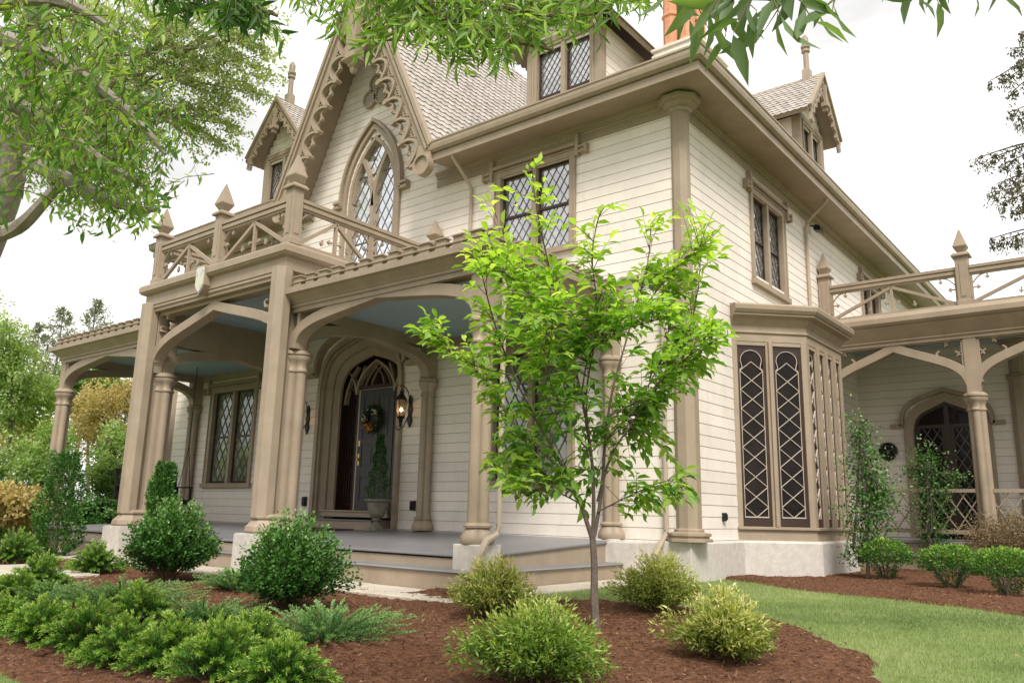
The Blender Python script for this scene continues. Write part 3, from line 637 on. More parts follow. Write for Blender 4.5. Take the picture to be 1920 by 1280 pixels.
for x in (X2,X3): column(x,-3.18,plinth=False,zpost=3.6,rr=.195)
for x in (X1,X2,X3,X4): column(x,-.14,zb=0,plinth=(x==X1),rr=.142)
# tall octagonal posts of the portico
for x in (X2,X3):
    p=MB(); y=-3.60; rt=math.pi/8; p.loft((x,y,0),[(.18,.2),(.18,4.16)],n=8,rot=rt); p.box(x-.05,x+.05,y+.1,y+.4,.1,4.12)
    o=p.build('portico_post',TRIM,H,bevel=.006)
    b=MB(); b.loft((x,y+.12,0),[(.29,-.03),(.315,.0),(.305,.07),(.25,.13),(.22,.17),(.25,.19),(.255,.22),(.21,.25),(.19,.26)],n=8,rot=rt,squash=(.92,1.2)); b.build('base',TRIM,o,bevel=.006)
    q=MB(); q.box(x-.31,x+.31,y-.27,y+.60,-1.1,-.042); q.box(x-.295,x+.295,y-.255,y+.585,-.042,-.03); q.build('plinth',GRAN,o,bevel=.02)
# arches
def arch(fr,u0,u1,va,vtop,n0=-.11,n1=.11,vs=2.85,t=.17,cusp=False,name='porch_arch',k1=.72,k2=.30,fill=True):
    a=MB(); ins=.115; pts=tudor(u0+ins,u1-ins,vs,va,12,k1,k2)
    a.ribbon(fr,pts,t,n0,n1,side=1); a.ribbon(fr,pts,.05,n0-.025,n1+.025,side=1) if not fill else None
    # spandrel frame
    a.fbox(fr,u0+.10,u0+.165,vs+.2,vtop,n0+.02,n1-.02); a.fbox(fr,u1-.165,u1-.10,vs+.2,vtop,n0+.02,n1-.02); a.fbox(fr,u0+.1,u1-.1,vtop-.07,vtop,n0+.02,n1-.02)
    if cusp:
        for s,e in ((1,u0+.16),(-1,u1-.16)):
            for (du,dv) in ((.05,-.32),(.26,-.10)):
                x,z=e+s*du,vtop+dv
                a.ribbon(fr,[(x-s*.06,z+.05),(x,z),(x+s*.03,z-.06)],.03,n0+.04,n1-.04); a.ribbon(fr,[(x+s*.06,z+.05),(x+.0,z),(x-s*.03,z-.05)],.03,n0+.04,n1-.04)
            x,z=e+s*.42,vtop-.36; a.ribbon(fr,[(x,z-.02),(x+s*.03,z+.07),(x-s*.03,z+.12)],.035,n0+.03,n1-.03)
    return a.build(name,TRIM,H,bevel=.008)
PF=Fr((0,YP,0),(1,0,0),(0,-1,0))
arch(PF,X2+.08,X1,3.40,3.50); arch(PF,X4,X3-.08,3.40,3.50)
arch(Fr((0,-3.42,0),(1,0,0),(0,-1,0)),X3,X2,3.78,4.00,cusp=True,vs=2.83,k1=.62,k2=.34)
for x in (X1,X4): arch(Fr((x,0,0),(0,1,0),(1,0,0)),YP,-.14,3.36,3.50)
for x in (X2,X3): arch(Fr((x,0,0),(0,1,0),(1,0,0)),-3.2,-.14,3.36,3.50)
# entablatures
ENT=[(-.12,3.44),(.13,3.44),(.13,3.50),(.165,3.52),(.165,3.545),(.15,3.555),(.19,3.60),(.29,3.68),(.32,3.69),(.34,3.70),(.345,3.79),(.31,3.80),(.30,3.76),(.1,3.84),(-.12,3.84)]
for pth in ([(X2+.10,YP),(X1,YP),(X1,-.02)],[(X4,-.02),(X4,YP),(X3-.10,YP)]):
    e=MB(); e.sweep(pth,ENT); e.build('porch_cornice',TRIM,H)
e=MB()
for x in (X2,X3): e.box(x-.12,x+.12,-3.2,-.02,3.42,4.11)
e.box(X3+.12,X2-.12,YP+.0,YP+.18,4.005,4.12)
e.build('porch_beam',TRIM,H,bevel=.006)
# cresting: two staggered rows of small blocks
def cresting(p,q,pitch=.30):
    p=Vector((*p,0));q=Vector((*q,0));u=(q-p);Ln=u.length;u.normalize();n=Vector((u.y,-u.x,0));fr=Fr(p,u,n);c=MB()
    c.fbox(fr,0,Ln,3.79,3.815,-.08,.05);c.fbox(fr,0,Ln,3.885,3.90,-.06,.035)
    k=int(Ln/pitch);pt=Ln/k
    for i in range(k):
        c.fbox(fr,i*pt+.02,i*pt+pt*.68,3.815,3.885,-.06,.02); c.fbox(fr,i*pt+.02-.0,i*pt+pt*.68+.02,3.975,3.995,-.075,.045)
        c.fbox(fr,i*pt+.03,i*pt+pt*.66,3.90,3.975,-.06,.02)
    c.build('cresting',TRIM,H)
cresting((X2+.2,YP-.22),(X1+.22,YP-.22));cresting((X1+.22,YP-.22),(X1+.22,-.05));cresting((X4-.22,YP-.22),(X3-.2,YP-.22));cresting((X4-.22,-.05),(X4-.22,YP-.22))
# porch roof, ceiling
r=MB()
for a,b in ((X2,X1+.1),(X4-.1,X3)):
    r.add([(a,YP-.1,3.83),(b,YP-.1,3.83),(b,0,4.09),(a,0,4.09)],[(0,1,2,3)])
r.build('porch_roof',ROOFM,H)
c=MB()
for a,b in ((X2+.12,X1-.12),(X4+.12,X3-.12)): c.box(a,b,YP+.12,-.02,3.60,3.64)
c.box(X3+.12,X2-.12,YP+.18,-.02,4.06,4.10); c.build('porch_ceiling',CEIL,H)
for a,b in ((X2+.12,X1-.12),(X4+.12,X3-.12)):
    c=MB(); c.fbox(FRONT,a,b,3.44,3.60,.02,.07); c.build('wall_plate',TRIM,H)
# portico entablature + cream side panels + deck
pe=MB(); PP=[(X3,-.02),(X3,-3.52),(X2,-3.52),(X2,-.02)]
pe.sweep(PP[1:3],[(-.1,4.0),(.10,4.0),(.10,4.05),(.13,4.07),(.13,4.11),(-.1,4.11)])
pe.sweep(PP,[(-.12,4.115),(.11,4.115),(.14,4.13),(.14,4.335),(.17,4.345),(.21,4.36),(.23,4.385),(.25,4.40),(.25,4.50),(.235,4.525),(.14,4.575),(.0,4.59),(-.12,4.59)])
po=pe.build('portico_cornice',TRIM,H)
sp=MB(); sp.box(X2+.02,X2+.125,-3.2,-.02,3.75,4.118); sp.box(X3-.125,X3-.02,-3.2,-.02,3.75,4.118); sp.build('cream_panel',SID,H)
dk=MB(); dk.box(X3+.1,X2-.1,-3.5,-.02,4.45,4.57); dk.build('balcony_deck',ROOFM,H)
# railings of balconies
def post(x,y,z0,zc,parent,hw=.10,fin=.62,name='balcony_post'):
    p=MB(); sq(p,x,y,[(hw+.015,z0),(hw+.015,z0+.10),(hw,z0+.11),(hw,zc)])
    for a,b,c,d in ((x-.045,x+.045,y-hw-.012,y-hw),(x+hw,x+hw+.012,y-.045,y+.045)): 
        for zz in ((z0+.18,zc-.14),): p.box(a,b,c,d,*zz)
    sq(p,x,y,[(hw+.05,zc),(hw+.055,zc+.03),(hw+.02,zc+.075),(.05,zc+.09)])
    o=p.build(name,TRIM,parent,bevel=.004)
    f=MB(); k=zc+.08;s=fin/.62; sq(f,x,y,[(.065,k),(.06,k+.02),(.125,k+.14*s),(.128,k+.155*s),(.01,k+.55*s)]); f.build('finial',TRIM,o)
    return o
def railing(p,q,z0,z1,parent,name='balcony_railing',n=1):
    p=Vector((*p,0));q=Vector((*q,0));u=(q-p);Ln=u.length;u.normalize();nn=Vector((u.y,-u.x,0));fr=Fr(p,u,nn);c=MB()
    c.fbox(fr,0,Ln,z1-.06,z1,-.075,.075);c.fbox(fr,0,Ln,z1-.09,z1-.06,-.045,.045);c.fbox(fr,0,Ln,z1-.15,z1-.09,-.06,.06);c.fbox(fr,0,Ln,z1-.19,z1-.15,-.035,.035)
    c.fbox(fr,0,Ln,z0,z0+.05,-.05,.05)
    W=Ln/n
    for i in range(n):
        a=i*W;b=a+W;m=(a+b)/2;zt=z1-.21
        for s in (0,1):
            e=a+.03 if s==0 else b-.03
            c.ribbon(fr,[(e,z0+.05),(m,zt)],.06,-.03,.03)
        c.fbox(fr,m-.025,m+.025,z0+.05,zt,-.028,.028)
        for s,e in ((1,a),(-1,b)):
            c.fbox(fr,*sorted((e+s*.005,e+s*.04)),z0+.05,z1-.19,-.028,.028)
            # ogee cusps
            for (x,z,dx,dz) in ((e+s*.04,(z0+z1)/2-.05,s*.12,0),(e+s*.30,z1-.19,0,-.10),(e+s*W*.33,zt-.36,-s*.02,-.10),(m-s*.06,z0+.25,-s*.10,0)):
                c.ribbon(fr,[(x,z),(x+dx,z+dz)],.022,-.02,.02); c.ribbon(fr,[(x+dx*.6-dz*.35,z+dz*.6+dx*.35),(x+dx,z+dz),(x+dx*.6+dz*.35,z+dz*.6-dx*.35)],.02,-.018,.018)
            arcp=[(e+s*(.04+.22*j/5),z1-.19-.17*(1-(j/5))**2) for j in range(6)]; c.ribbon(fr,arcp,.02,-.018,.018)
    return c.build(name,TRIM,parent)
BX=(X2+.02,(X2+X3)/2-.03,X3-.05);BY=-3.5
for x in BX: post(x,BY,4.59,5.56,H)
for x in (BX[0],BX[2]): post(x,-.15,4.59,5.52,H,hw=.09,fin=.5)
railing((BX[2]+.1,BY),(BX[1]-.1,BY),4.60,5.42,H);railing((BX[1]+.1,BY),(BX[0]-.1,BY),4.60,5.42,H)
railing((BX[0],BY+.1),(BX[0],-.25),4.60,5.42,H,n=2);railing((BX[2],-.25),(BX[2],BY+.1),4.60,5.42,H,n=2)
# shield plaque on the portico cornice
s=MB(); cx=-7.50;sf=Fr((cx,-3.79,0),(1,0,0),(0,-1,0)); pl=[(-.15,4.53),(-.12,4.56),(.12,4.56),(.15,4.53),(.15,4.19),(.10,4.11),(0,4.02),(-.10,4.11),(-.15,4.19)]
s.prism(sf,pl,-.16,0.0,1); s.prism(sf,[(a*.82,4.30+(b-4.30)*.86) for a,b in pl],0,.012,0); 
PLQ=glassmat('enamel_shield',(.62,.60,.42),.05,.3,cells=[(.60,.58,.40),(.60,.60,.62),(.60,.58,.40),(.38,.40,.52),(.62,.60,.45),(.62,.60,.45)],cs=9)
s.build('shield_plaque',[PLQ,TRIM],H)
# floors and steps
f=MB(); FX0,FX1=X4-.15,X1+.10
def slab(mb,poly,ztf,th,mi=0):
    k=len(poly);vs=[(x,y,ztf(x,y)) for x,y in poly]+[(x,y,ztf(x,y)-th) for x,y in poly]
    mb.add(vs,[list(range(k)),list(range(k,2*k))[::-1]]+[(i,(i+1)%k,(i+1)%k+k,i+k) for i in range(k)],mi)
fz=lambda x,y:-.01+.045*min(0,y)
slab(f,[(FX0,-.0),(FX0,YP-.10),(FX1,YP-.10),(FX1,-.0)],fz,.035); f.build('porch_floor',FLOORM,H,bevel=.008)
f=MB(); f.sweep([(X4,0),(X4,YP),(X1,YP)],[(-.2,-1.0),(.07,-1.0),(.07,-.22),(-.2,-.21)]); f.prism(Fr((X1,0,0),(0,1,0),(1,0,0)),[(YP-.07,-1.0),(-.02,-1.0),(-.02,-.048),(YP-.07,-.20)],-.2,.07);
f.sweep([(X4-.3,0),(X4-.3,YP-.35),(X1+.30,YP-.35),(X1+.30,-.25)],[(-.3,-1.1),(.05,-1.1),(.05,-.368),(-.3,-.368)]); f.build('porch_riser',TRIM,H)
f=MB(); f.sweep([(X4-.3,0),(X4-.3,YP-.35),(X1+.30,YP-.35),(X1+.30,-.25)],[(-.40,-.365),(.07,-.365),(.085,-.35),(.07,-.333),(-.40,-.325)]); f.build('porch_step',FLOORM,H)
gp=MB(); gp.box(X1-.05,-.6,-.42,-.02,-1.1,-.03); gp.build('pedestal',GRAN,H,bevel=.012)
# downspout on the corner column
d=MB(); d.tube([(X1+.26,YP+.10,3.6),(X1+.26,YP+.10,.22),(X1+.26,YP+.08,.10),(X1+.25,YP-.12,.02),(X1+.24,YP-.22,-.14),(X1+.18,YP-.34,-.36)],[.034,.034,.036,.05,.046,.044]); d.build('downspout',WPIPE,H,smooth=True)
# ---- right (wing) veranda
YW=6.8;YB=9.3;WF=Fr((0,YW,0),(1,0,0),(0,-1,0));BF=Fr((0,YB,0),(1,0,0),(0,-1,0))
wb=MB(); dr=(1.18,2.58)
siding(wb,BF,0,4.3,lambda v:(0,9),[archopen(tudor(1.10,2.66,2.25,3.13,10),1.88)]); wb.box(.1,9,YB+.3,YB+.6,-.5,4.5,1); wb.build('wing_wall',[SID,GROOVE],H)
for x in (.06,2.87,5.70,8.5): 
    column(x,YW,zb=.0,zpost=4.0,plinth=True)
for a,b in ((.06,2.87),(2.87,5.70),(5.70,8.5)): arch(WF,a,b,3.80,3.98,cusp=True,name='wing_arch',k1=.60,k2=.34)
e=MB(); e.sweep([(0,YW),(9,YW)],[(-.12,3.94),(.13,3.94),(.13,4.0),(.165,4.02),(.15,4.05),(.20,4.12),(.30,4.28),(.31,4.31),(.36,4.33),(.40,4.38),(.40,4.48),(.36,4.50),(.22,4.60),(-.12,4.62)]); e.build('wing_cornice',TRIM,H)
e=MB(); e.box(0,9,YW+.1,YB,4.40,4.56); e.build('wing_roof',ROOFM,H)
e=MB(); e.box(0.02,9,YW+.12,YB-.02,4.30,4.34); e.build('wing_ceiling',CEIL,H)
f=MB(); f.box(0,9,YW-.30,YB,-.05,.0); f.box(0,9,YW-.62,YW-.30,-.30,-.25); f.build('wing_floor',FLOORM,H,bevel=.008)
f=MB(); f.box(0.1,9,YW-.26,YW-.1,-1,-.052);f.box(0.1,9,YW-.58,YW-.262,-1,-.302); f.build('wing_riser',TRIM,H)
# lattice balustrade
for a,b in ((1.0,2.72),(3.02,5.55),(5.85,8.35)):
    q=MB(); q.fbox(WF,a-.9 if a==1.0 else a,b,.93,1.0,-.05,.05);q.fbox(WF,a-.9 if a==1.0 else a,b,.14,.22,-.04,.04); lattice(q,WF,rectpoly(a-.9 if a==1.0 else a,b,.22,.93),.27,.42,.018,-.02,.02); q.build('lattice_railing',TRIM,H)
BY2=YW-.05
for x in (.15,2.87,5.70,8.5): post(x,BY2,4.60,5.62,H,hw=.115,fin=.58)
for a,b in ((.27,2.75),(2.99,5.58),(5.82,8.4)): railing((a,BY2),(b,BY2),4.62,5.42,H)
# wing arched doorway
sw=MB(); ou=[(1.08,0)]+tudor(1.08,2.68,2.25,3.15,10)+[(2.68,0)]; sw.ribbon(BF,ou,.20,-.1,.08)
sw.ribbon(BF,[(.72,2.52),(.95,2.52)]+tudor(.95,2.81,2.52,3.32,10)+[(2.81,2.52),(3.04,2.52)],.09,.0,.14); sv=sw.build('wing_doorway',TRIM,H)
pn=[(1.18,0)]+tudor(1.18,2.58,2.25,3.03,10)+[(2.58,0)]
g=MB(); g.add([BF.p(a,b,-.10) for a,b in pn],[list(range(len(pn)))]); g.build('door_glass',GL_DK,sv)
g=MB(); g.ribbon(BF,pn,.10,-.12,-.04);g.fbox(BF,1.83,1.93,0,3.0,-.12,-.03); 
for a,b in ((1.23,1.83),(1.93,2.53)): g.ribbon(BF,rectpoly(a+.04,b-.04,.3,2.5),.08,-.11,-.05,closed=True)
g.build('door_frame',DARKW,sv)
g=MB(); 
for a,b in ((1.34,1.76),(2.0,2.42)): lattice(g,BF,rectpoly(a,b,.35,2.45),.21,.33,.016,-.098,-.085)
g.build('lattice',LEAD,sv)
pilaster(3.35,9.28,H,ztop=4.3,r=.19,mid=3.5)
# ---- main entrance
ent=MB(); DX=XC
def loftarc(mb,fr,A,B,na,nb,mi=0):
    k=len(A);vs=[fr.p(a,b,na) for a,b in A]+[fr.p(a,b,nb) for a,b in B]; mb.add(vs,[(i,i+1,k+i+1,k+i) for i in range(k-1)],mi)
def tz(hw,z0,vs,va): return [(DX-hw,z0)]+tudor(DX-hw,DX+hw,vs,va,14,.84,.40)+[(DX+hw,z0)]
A=tz(1.22,.0,2.72,3.96);B=tz(1.0,.0,2.62,3.60);Cc=tz(1.32,.0,2.75,4.08)
ent.ribbon(FRONT,tz(1.27,0,2.74,4.02),.10,-.05,.11); ent.ribbon(FRONT,tz(1.20,0,2.71,3.93),.05,-.08,.05)
loftarc(ent,FRONT,A,B,.03,-.30); ent.ribbon(FRONT,tz(1.01,.3,2.62,3.62),.05,-.32,-.26); ent.ribbon(FRONT,tz(1.10,0,2.66,3.77),.035,-.20,-.12)
lab=[(DX-1.75,3.22),(DX-1.40,3.22)]+tudor(DX-1.40,DX+1.40,3.22,4.20,12,.80,.40)+[(DX+1.40,3.22),(DX+1.75,3.22)]
ent.ribbon(FRONT,lab,.09,0.02,.17)
eo=ent.build('entrance_surround',TRIM,H,smooth=True)
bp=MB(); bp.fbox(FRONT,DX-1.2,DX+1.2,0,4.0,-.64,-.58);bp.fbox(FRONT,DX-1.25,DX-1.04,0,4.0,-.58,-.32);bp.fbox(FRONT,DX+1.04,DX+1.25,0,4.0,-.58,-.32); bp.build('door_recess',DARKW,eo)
f=MB(); f.ribbon(FRONT,[(DX-.60,.30),(DX-.60,2.95),(DX+.60,2.95),(DX+.60,.30)],.08,-.56,-.46); f.fbox(FRONT,DX-1.03,DX+1.03,2.90,2.98,-.55,-.44); f.build('door_frame',DARKW,eo)
for s in (-1,1):
    f=MB()
    for q in (.66,.74,.82,.90,.98): f.fbox(FRONT,DX+s*q-.012,DX+s*q+.012,.45,2.9,-.56,-.52)
    for k in range(9): f.ribbon(FRONT,[(DX+s*(.66+.08*math.sin(math.pi*j/6)*2*.9),.5+k*.27+j*.045) for j in range(7)],.014,-.56,-.53)
    f.fbox(FRONT,*sorted((DX+s*.64,DX+s*1.0)),.44,.47,-.56,-.52); f.build('sidelight_tracery',DARKW,eo)
f=MB(); f.ribbon(FRONT,pointed(DX-.60,DX+.60,2.80,3.50,10),.055,-.50,-.38)
for s in (-1,1): f.ribbon(FRONT,bez((DX+s*.62,2.85),(DX+s*.64,3.05),(DX+s*.76,3.22),(DX+s*.90,3.32),6),.045,-.50,-.39); f.ribbon(FRONT,bez((DX+s*.98,2.6),(DX+s*.95,2.95),(DX+s*.80,3.2),(DX+s*.60,3.42),6),.04,-.50,-.39); f.ribbon(FRONT,bez((DX+s*.60,2.85),(DX+s*.58,3.05),(DX+s*.45,3.3),(DX+s*.38,3.42),6),.035,-.50,-.40)
for s_ in (-1,1): f.ribbon(FRONT,bez((DX+s_*.2,2.98),(DX+s_*.18,3.15),(DX+s_*.05,3.3),(DX-s_*.12,3.40),6),.016,-.50,-.45); f.ribbon(FRONT,bez((DX+s_*.40,2.98),(DX+s_*.37,3.12),(DX+s_*.2,3.3),(DX+s_*.02,3.44),6),.016,-.50,-.45)
f.build('transom_tracery',TRIM,eo)
g=MB(); g.fbox(FRONT,DX-1.03,DX+1.03,.3,3.7,-.575,-.57); g.build('transom_glass',GL_RED,eo)
d=MB(); dw=.53; z0,z1=.34,2.88; d.fbox(FRONT,DX-dw,DX+dw,z0,z1,-.53,-.48)
for a,b in ((-dw,-dw+.12),(-.06,.06),(dw-.12,dw)): d.fbox(FRONT,DX+a,DX+b,z0,z1,-.48,-.462)
for a,b in ((z0,z0+.22),(1.02,1.24),(1.72,1.84),(z1-.13,z1)):
    for c0,c1 in ((-dw+.12,-.06),(.06,dw-.12)): d.fbox(FRONT,DX+c0,DX+c1,a,b,-.48,-.464)
for c0,c1 in ((-dw+.17,-.11),(.11,dw-.17)):
    for a,b in ((z0+.27,.97),(1.29,1.67),(1.89,z1-.18)): d.fbox(FRONT,DX+c0,DX+c1,a,b,-.48,-.468)
do=d.build('front_door',DOORM,eo,bevel=.006)
k=MB(); k.fbox(FRONT,DX-.50,DX-.455,1.28,1.52,-.463,-.452); k.fbox(FRONT,DX-.50,DX-.455,1.68,1.80,-.463,-.45); c_=FRONT.p(DX-.478,1.40,-.43); k.loft((c_.x,c_.y,c_.z),[(.012,-.03),(.028,-.015),(.03,.01),(.015,.03)],n=10); k.build('door_handle',BRASS,do,smooth=True)
k=MB(); k.fbox(FRONT,DX-dw-.035,DX-dw-.005,z0,z1+.03,-.50,-.455); k.fbox(FRONT,DX-dw-.03,DX+dw,z1+.01,z1+.035,-.50,-.455); k.build('door_trim',CREAML,eo)
f=MB(); f.box(DX-1.02,DX+1.02,-.02,.60,.20,.30);f.box(DX-1.04,DX+1.04,-.05,.60,.30,.335); f.box(DX-1.0,DX+1.0,-.40,.30,-.05,.13);f.box(DX-1.02,DX+1.02,-.43,.30,.13,.155,1); f.build('threshold',[TRIM,FLOORM],eo,bevel=.008)

wv=MB(); wv.tube([(.62+.13*math.cos(a),YB-.10,1.95+.13*math.sin(a)) for a in [j*math.pi/10 for j in range(21)]],.085,8); wo=wv.build('veranda_wreath',IRON,None,smooth=True); tag(wo,'dark round wreath on the veranda wall left of the arched doorway','wreath')

# ================================================================== OBJECTS ON THE PORCH
def lantern(x,z,y0,label,lit=True):
    t=thing('wall_lantern',label,'wall lantern',(x,y0,z),'wall lanterns beside the entrance'); m=MB(); yc=y0-.26; r8=math.pi/6
    m.loft((x,yc,0),[(.085,z+.16),(.12,z+.17),(.11,z+.20),(.05,z+.28),(.03,z+.31),(.045,z+.33),(.02,z+.36),(.004,z+.42)],n=6)
    m.loft((x,yc,0),[(.004,z-.36),(.03,z-.32),(.02,z-.28),(.045,z-.24),(.03,z-.22),(.075,z-.17),(.09,z-.15)],n=6)
    for k in range(6):
        a=k*math.pi/3; m.tube([(x+.078*math.cos(a),yc+.078*math.sin(a),z-.15),(x+.108*math.cos(a),yc+.108*math.sin(a),z+.17)],.008,5)
    m.build('lantern_cage',IRON,t)
    g=MB(); g.loft((x,yc,0),[(.070,z-.15),(.098,z+.165)],n=6); gm=MATS.get('lamp_glass')
    g.build('lamp_glass',LAMPG,t)
    b=MB(); b.loft((x,yc,0),[(.012,z-.14),(.014,z-.06)],n=8); b.build('candle',CREAML,t)
    f=MB(); f.loft((x,yc,0),[(.004,z-.06),(.018,z-.035),(.016,z-.01),(.002,z+.03)],n=8); f.build('flame',FLAME,t,smooth=True)
    s=MB(); s.loft((x,y0,0),[(.0,0),(.0,0)],n=3) if 0 else None
    s.prism(Fr((x,y0,z),(1,0,0),(0,-1,0)),[(.0,.30),(.05,.22),(.035,.1),(.06,.0),(.035,-.1),(.06,-.22),(0,-.34),(-.06,-.22),(-.035,-.1),(-.06,0),(-.035,.1),(-.05,.22)],0,.03)
    s.tube([(x,y0-.02,z-.05),(x,y0-.10,z-.20),(x,y0-.18,z-.34),(x,yc-.06,z-.42),(x,yc-.12,z-.38),(x,yc-.08,z-.34)],.011,6)
    s.tube([(x,y0-.02,z+.12),(x,y0-.08,z+.34),(x,y0-.16,z+.43),(x,yc-.02,z+.46),(x,yc-.06,z+.43)],.011,6)
    s.tube([(x,y0-.02,z+.0),(x,y0-.06,z+.16),(x,y0-.11,z+.16),(x,y0-.12,z+.08)],.009,6)
    s.build('wall_bracket',IRON,t,smooth=True)
    pl=bpy.data.lights.new('lantern_light','POINT'); pl.energy=1.6; pl.color=(1,.72,.45); pl.shadow_soft_size=.03; po_=bpy.data.objects.new('lantern_light',pl); COL.objects.link(po_); po_.location=(x,yc,z-.02); po_.parent=t; po_.matrix_parent_inverse=Matrix.Translation(-t.location)
LAMPG,_n,_b=newmat('seeded_lamp_glass'); _b.inputs['Base Color'].default_value=(1,.85,.65,1); _b.inputs['Transmission Weight'].default_value=.9; _b.inputs['Roughness'].default_value=.25; _b.inputs['IOR'].default_value=1.1
FLAME,_n,_b=newmat('candle_flame'); _b.inputs['Emission Color'].default_value=(1,.50,.14,1); _b.inputs['Emission Strength'].default_value=14
lantern(-5.86,2.28,-.03,'black iron wall lantern with glowing amber light right of the front door')
lantern(-9.06,2.28,-.03,'black wall lantern mostly hidden behind the portico column, left of the front door')
# leaves engine ---------------------------------------------------------------
class Leaves:
    T={'leaf':(np.array([[0,0,0],[.25,.36,.10],[.62,.42,.10],[1,0,-.12],[.62,-.42,.10],[.25,-.36,.10],[.5,0,.02]]),[[0,6,3,2,1],[0,5,4,3,6]]),
       'lance':(np.array([[0,0,0],[.30,.44,.05],[.62,.36,.03],[1,0,-.16],[.62,-.36,.03],[.30,-.44,.05],[.5,0,-.0]]),[[0,6,3,2,1],[0,5,4,3,6]]),
       'quad':(np.array([[0,0,0],[.45,.5,.08],[1,0,-.05],[.45,-.5,.08]]),[[0,1,2,3]]),
       'blade':(np.array([[0,.5,0],[0,-.5,0],[1,0,0]]),[[0,1,2]]),
       'chip':(np.array([[0,.5,0],[0,-.5,0.03],[1,-.4,0],[.9,.45,.03]]),[[0,1,2,3]])}
    def __init__(s,kind): s.k=kind;s.p=[];s.d=[];s.n=[];s.L=[];s.W=[];s.c=[]
    def add(s,p,d,n,L,W,c):
        s.p.append(np.atleast_2d(p));s.d.append(np.atleast_2d(d));s.n.append(np.atleast_2d(n));m=len(s.p[-1])
        for a,b in ((s.L,L),(s.W,W),(s.c,c)): a.append(np.broadcast_to(np.asarray(b,float),(m,)))
    def build(s,name,mat,parent=None):
        T,F=s.T[s.k];p=np.concatenate(s.p);d=np.concatenate(s.d);n=np.concatenate(s.n);Lh=np.concatenate(s.L);W=np.concatenate(s.W);c=np.concatenate(s.c)
        d=d/np.linalg.norm(d,axis=1,keepdims=True);sd=np.cross(d,n);ln=np.linalg.norm(sd,axis=1,keepdims=True);sd=np.where(ln>1e-4,sd/np.maximum(ln,1e-6),[[1,0,0]]);nn=np.cross(sd,d)
        V=p[:,None,:]+d[:,None,:]*(T[None,:,0:1]*Lh[:,None,None])+sd[:,None,:]*(T[None,:,1:2]*W[:,None,None])+nn[:,None,:]*(T[None,:,2:3]*Lh[:,None,None])
        m=len(p);k=len(T);V=V.reshape(-1,3)
        me=bpy.data.meshes.new(name);me.vertices.add(m*k);me.vertices.foreach_set('co',V.ravel())
        fl=np.concatenate([np.array(f) for f in F]);nl=len(fl);loops=(np.arange(m)[:,None]*k+fl[None,:]).ravel()
        me.loops.add(m*nl);me.loops.foreach_set('vertex_index',loops.astype(np.int32))
        sz=np.array([len(f) for f in F]);st=np.concatenate([[0],np.cumsum(sz)[:-1]]);starts=(np.arange(m)[:,None]*nl+st[None,:]).ravel()
        me.polygons.add(m*len(F));me.polygons.foreach_set('loop_start',starts.astype(np.int32));me.polygons.foreach_set('loop_total',np.tile(sz,m).astype(np.int32))
        at=me.attributes.new('v','FLOAT','POINT');at.data.foreach_set('value',np.clip(np.repeat(c,k),0,1).astype(np.float32))
        me.materials.append(mat);me.update(calc_edges=True);me.validate()
        o=bpy.data.objects.new(name,me);COL.objects.link(o)
        if parent is not None:o.parent=parent;o.matrix_parent_inverse=Matrix.Translation(-parent.location) if parent.type=='EMPTY' else Matrix.Identity(4)
        return o
def unit(n): v=rng.normal(size=(n,3));return v/np.linalg.norm(v,axis=1,keepdims=True)
# wreath on the door
wc=Vector((XC-.04,.445,2.24)); wt=thing('wreath','round green wreath with orange berries and white blooms hanging on the front door','wreath',tuple(wc))
m=MB(); m.tube([(wc.x+.21*math.cos(a),wc.y,wc.z+.21*math.sin(a)) for a in [j*math.pi/10 for j in range(21)]],.035,6); m.build('wreath_ring',TWIG,wt)
lv=Leaves('quad');n=1500;a=rng.uniform(0,2*np.pi,n);rr=.21+rng.normal(0,.05,n);pp=np.stack([wc.x+rr*np.cos(a),wc.y-rng.uniform(0,.10,n),wc.z+rr*np.sin(a)],1);dd=unit(n)+np.stack([np.cos(a)*.8,-.6*np.ones(n),np.sin(a)*.8],1);lv.add(pp,dd,unit(n),rng.uniform(.03,.06,n),.018,rng.uniform(0,.5,n))
lv.build('wreath_leaves',LF_FLOWER,wt)
BERRY=paint('orange_berry',(.65,.22,.04),.4); BLOOM=paint('white_bloom',(.6,.55,.45),.6)
m=MB();m2=MB()
for i in range(46):
    a=random.gauss(-1.75,.55);r=.21+random.gauss(0,.05);c=(wc.x+r*math.cos(a),wc.y-.11-random.random()*.03,wc.z+r*math.sin(a));m.loft(c,[(.002,-.014),(.013,-.006),(.014,.004),(.003,.013)],n=6)
for i in range(26):
    a=random.choice([random.gauss(.9,.3),random.gauss(3.0,.35)]);r=.2+random.gauss(0,.04);c=(wc.x+r*math.cos(a),wc.y-.12,wc.z+r*math.sin(a));m2.loft(c,[(.002,-.014),(.02,-.003),(.012,.01),(.002,.014)],n=5)
m.build('berries',BERRY,wt);m2.build('blooms',BLOOM,wt)
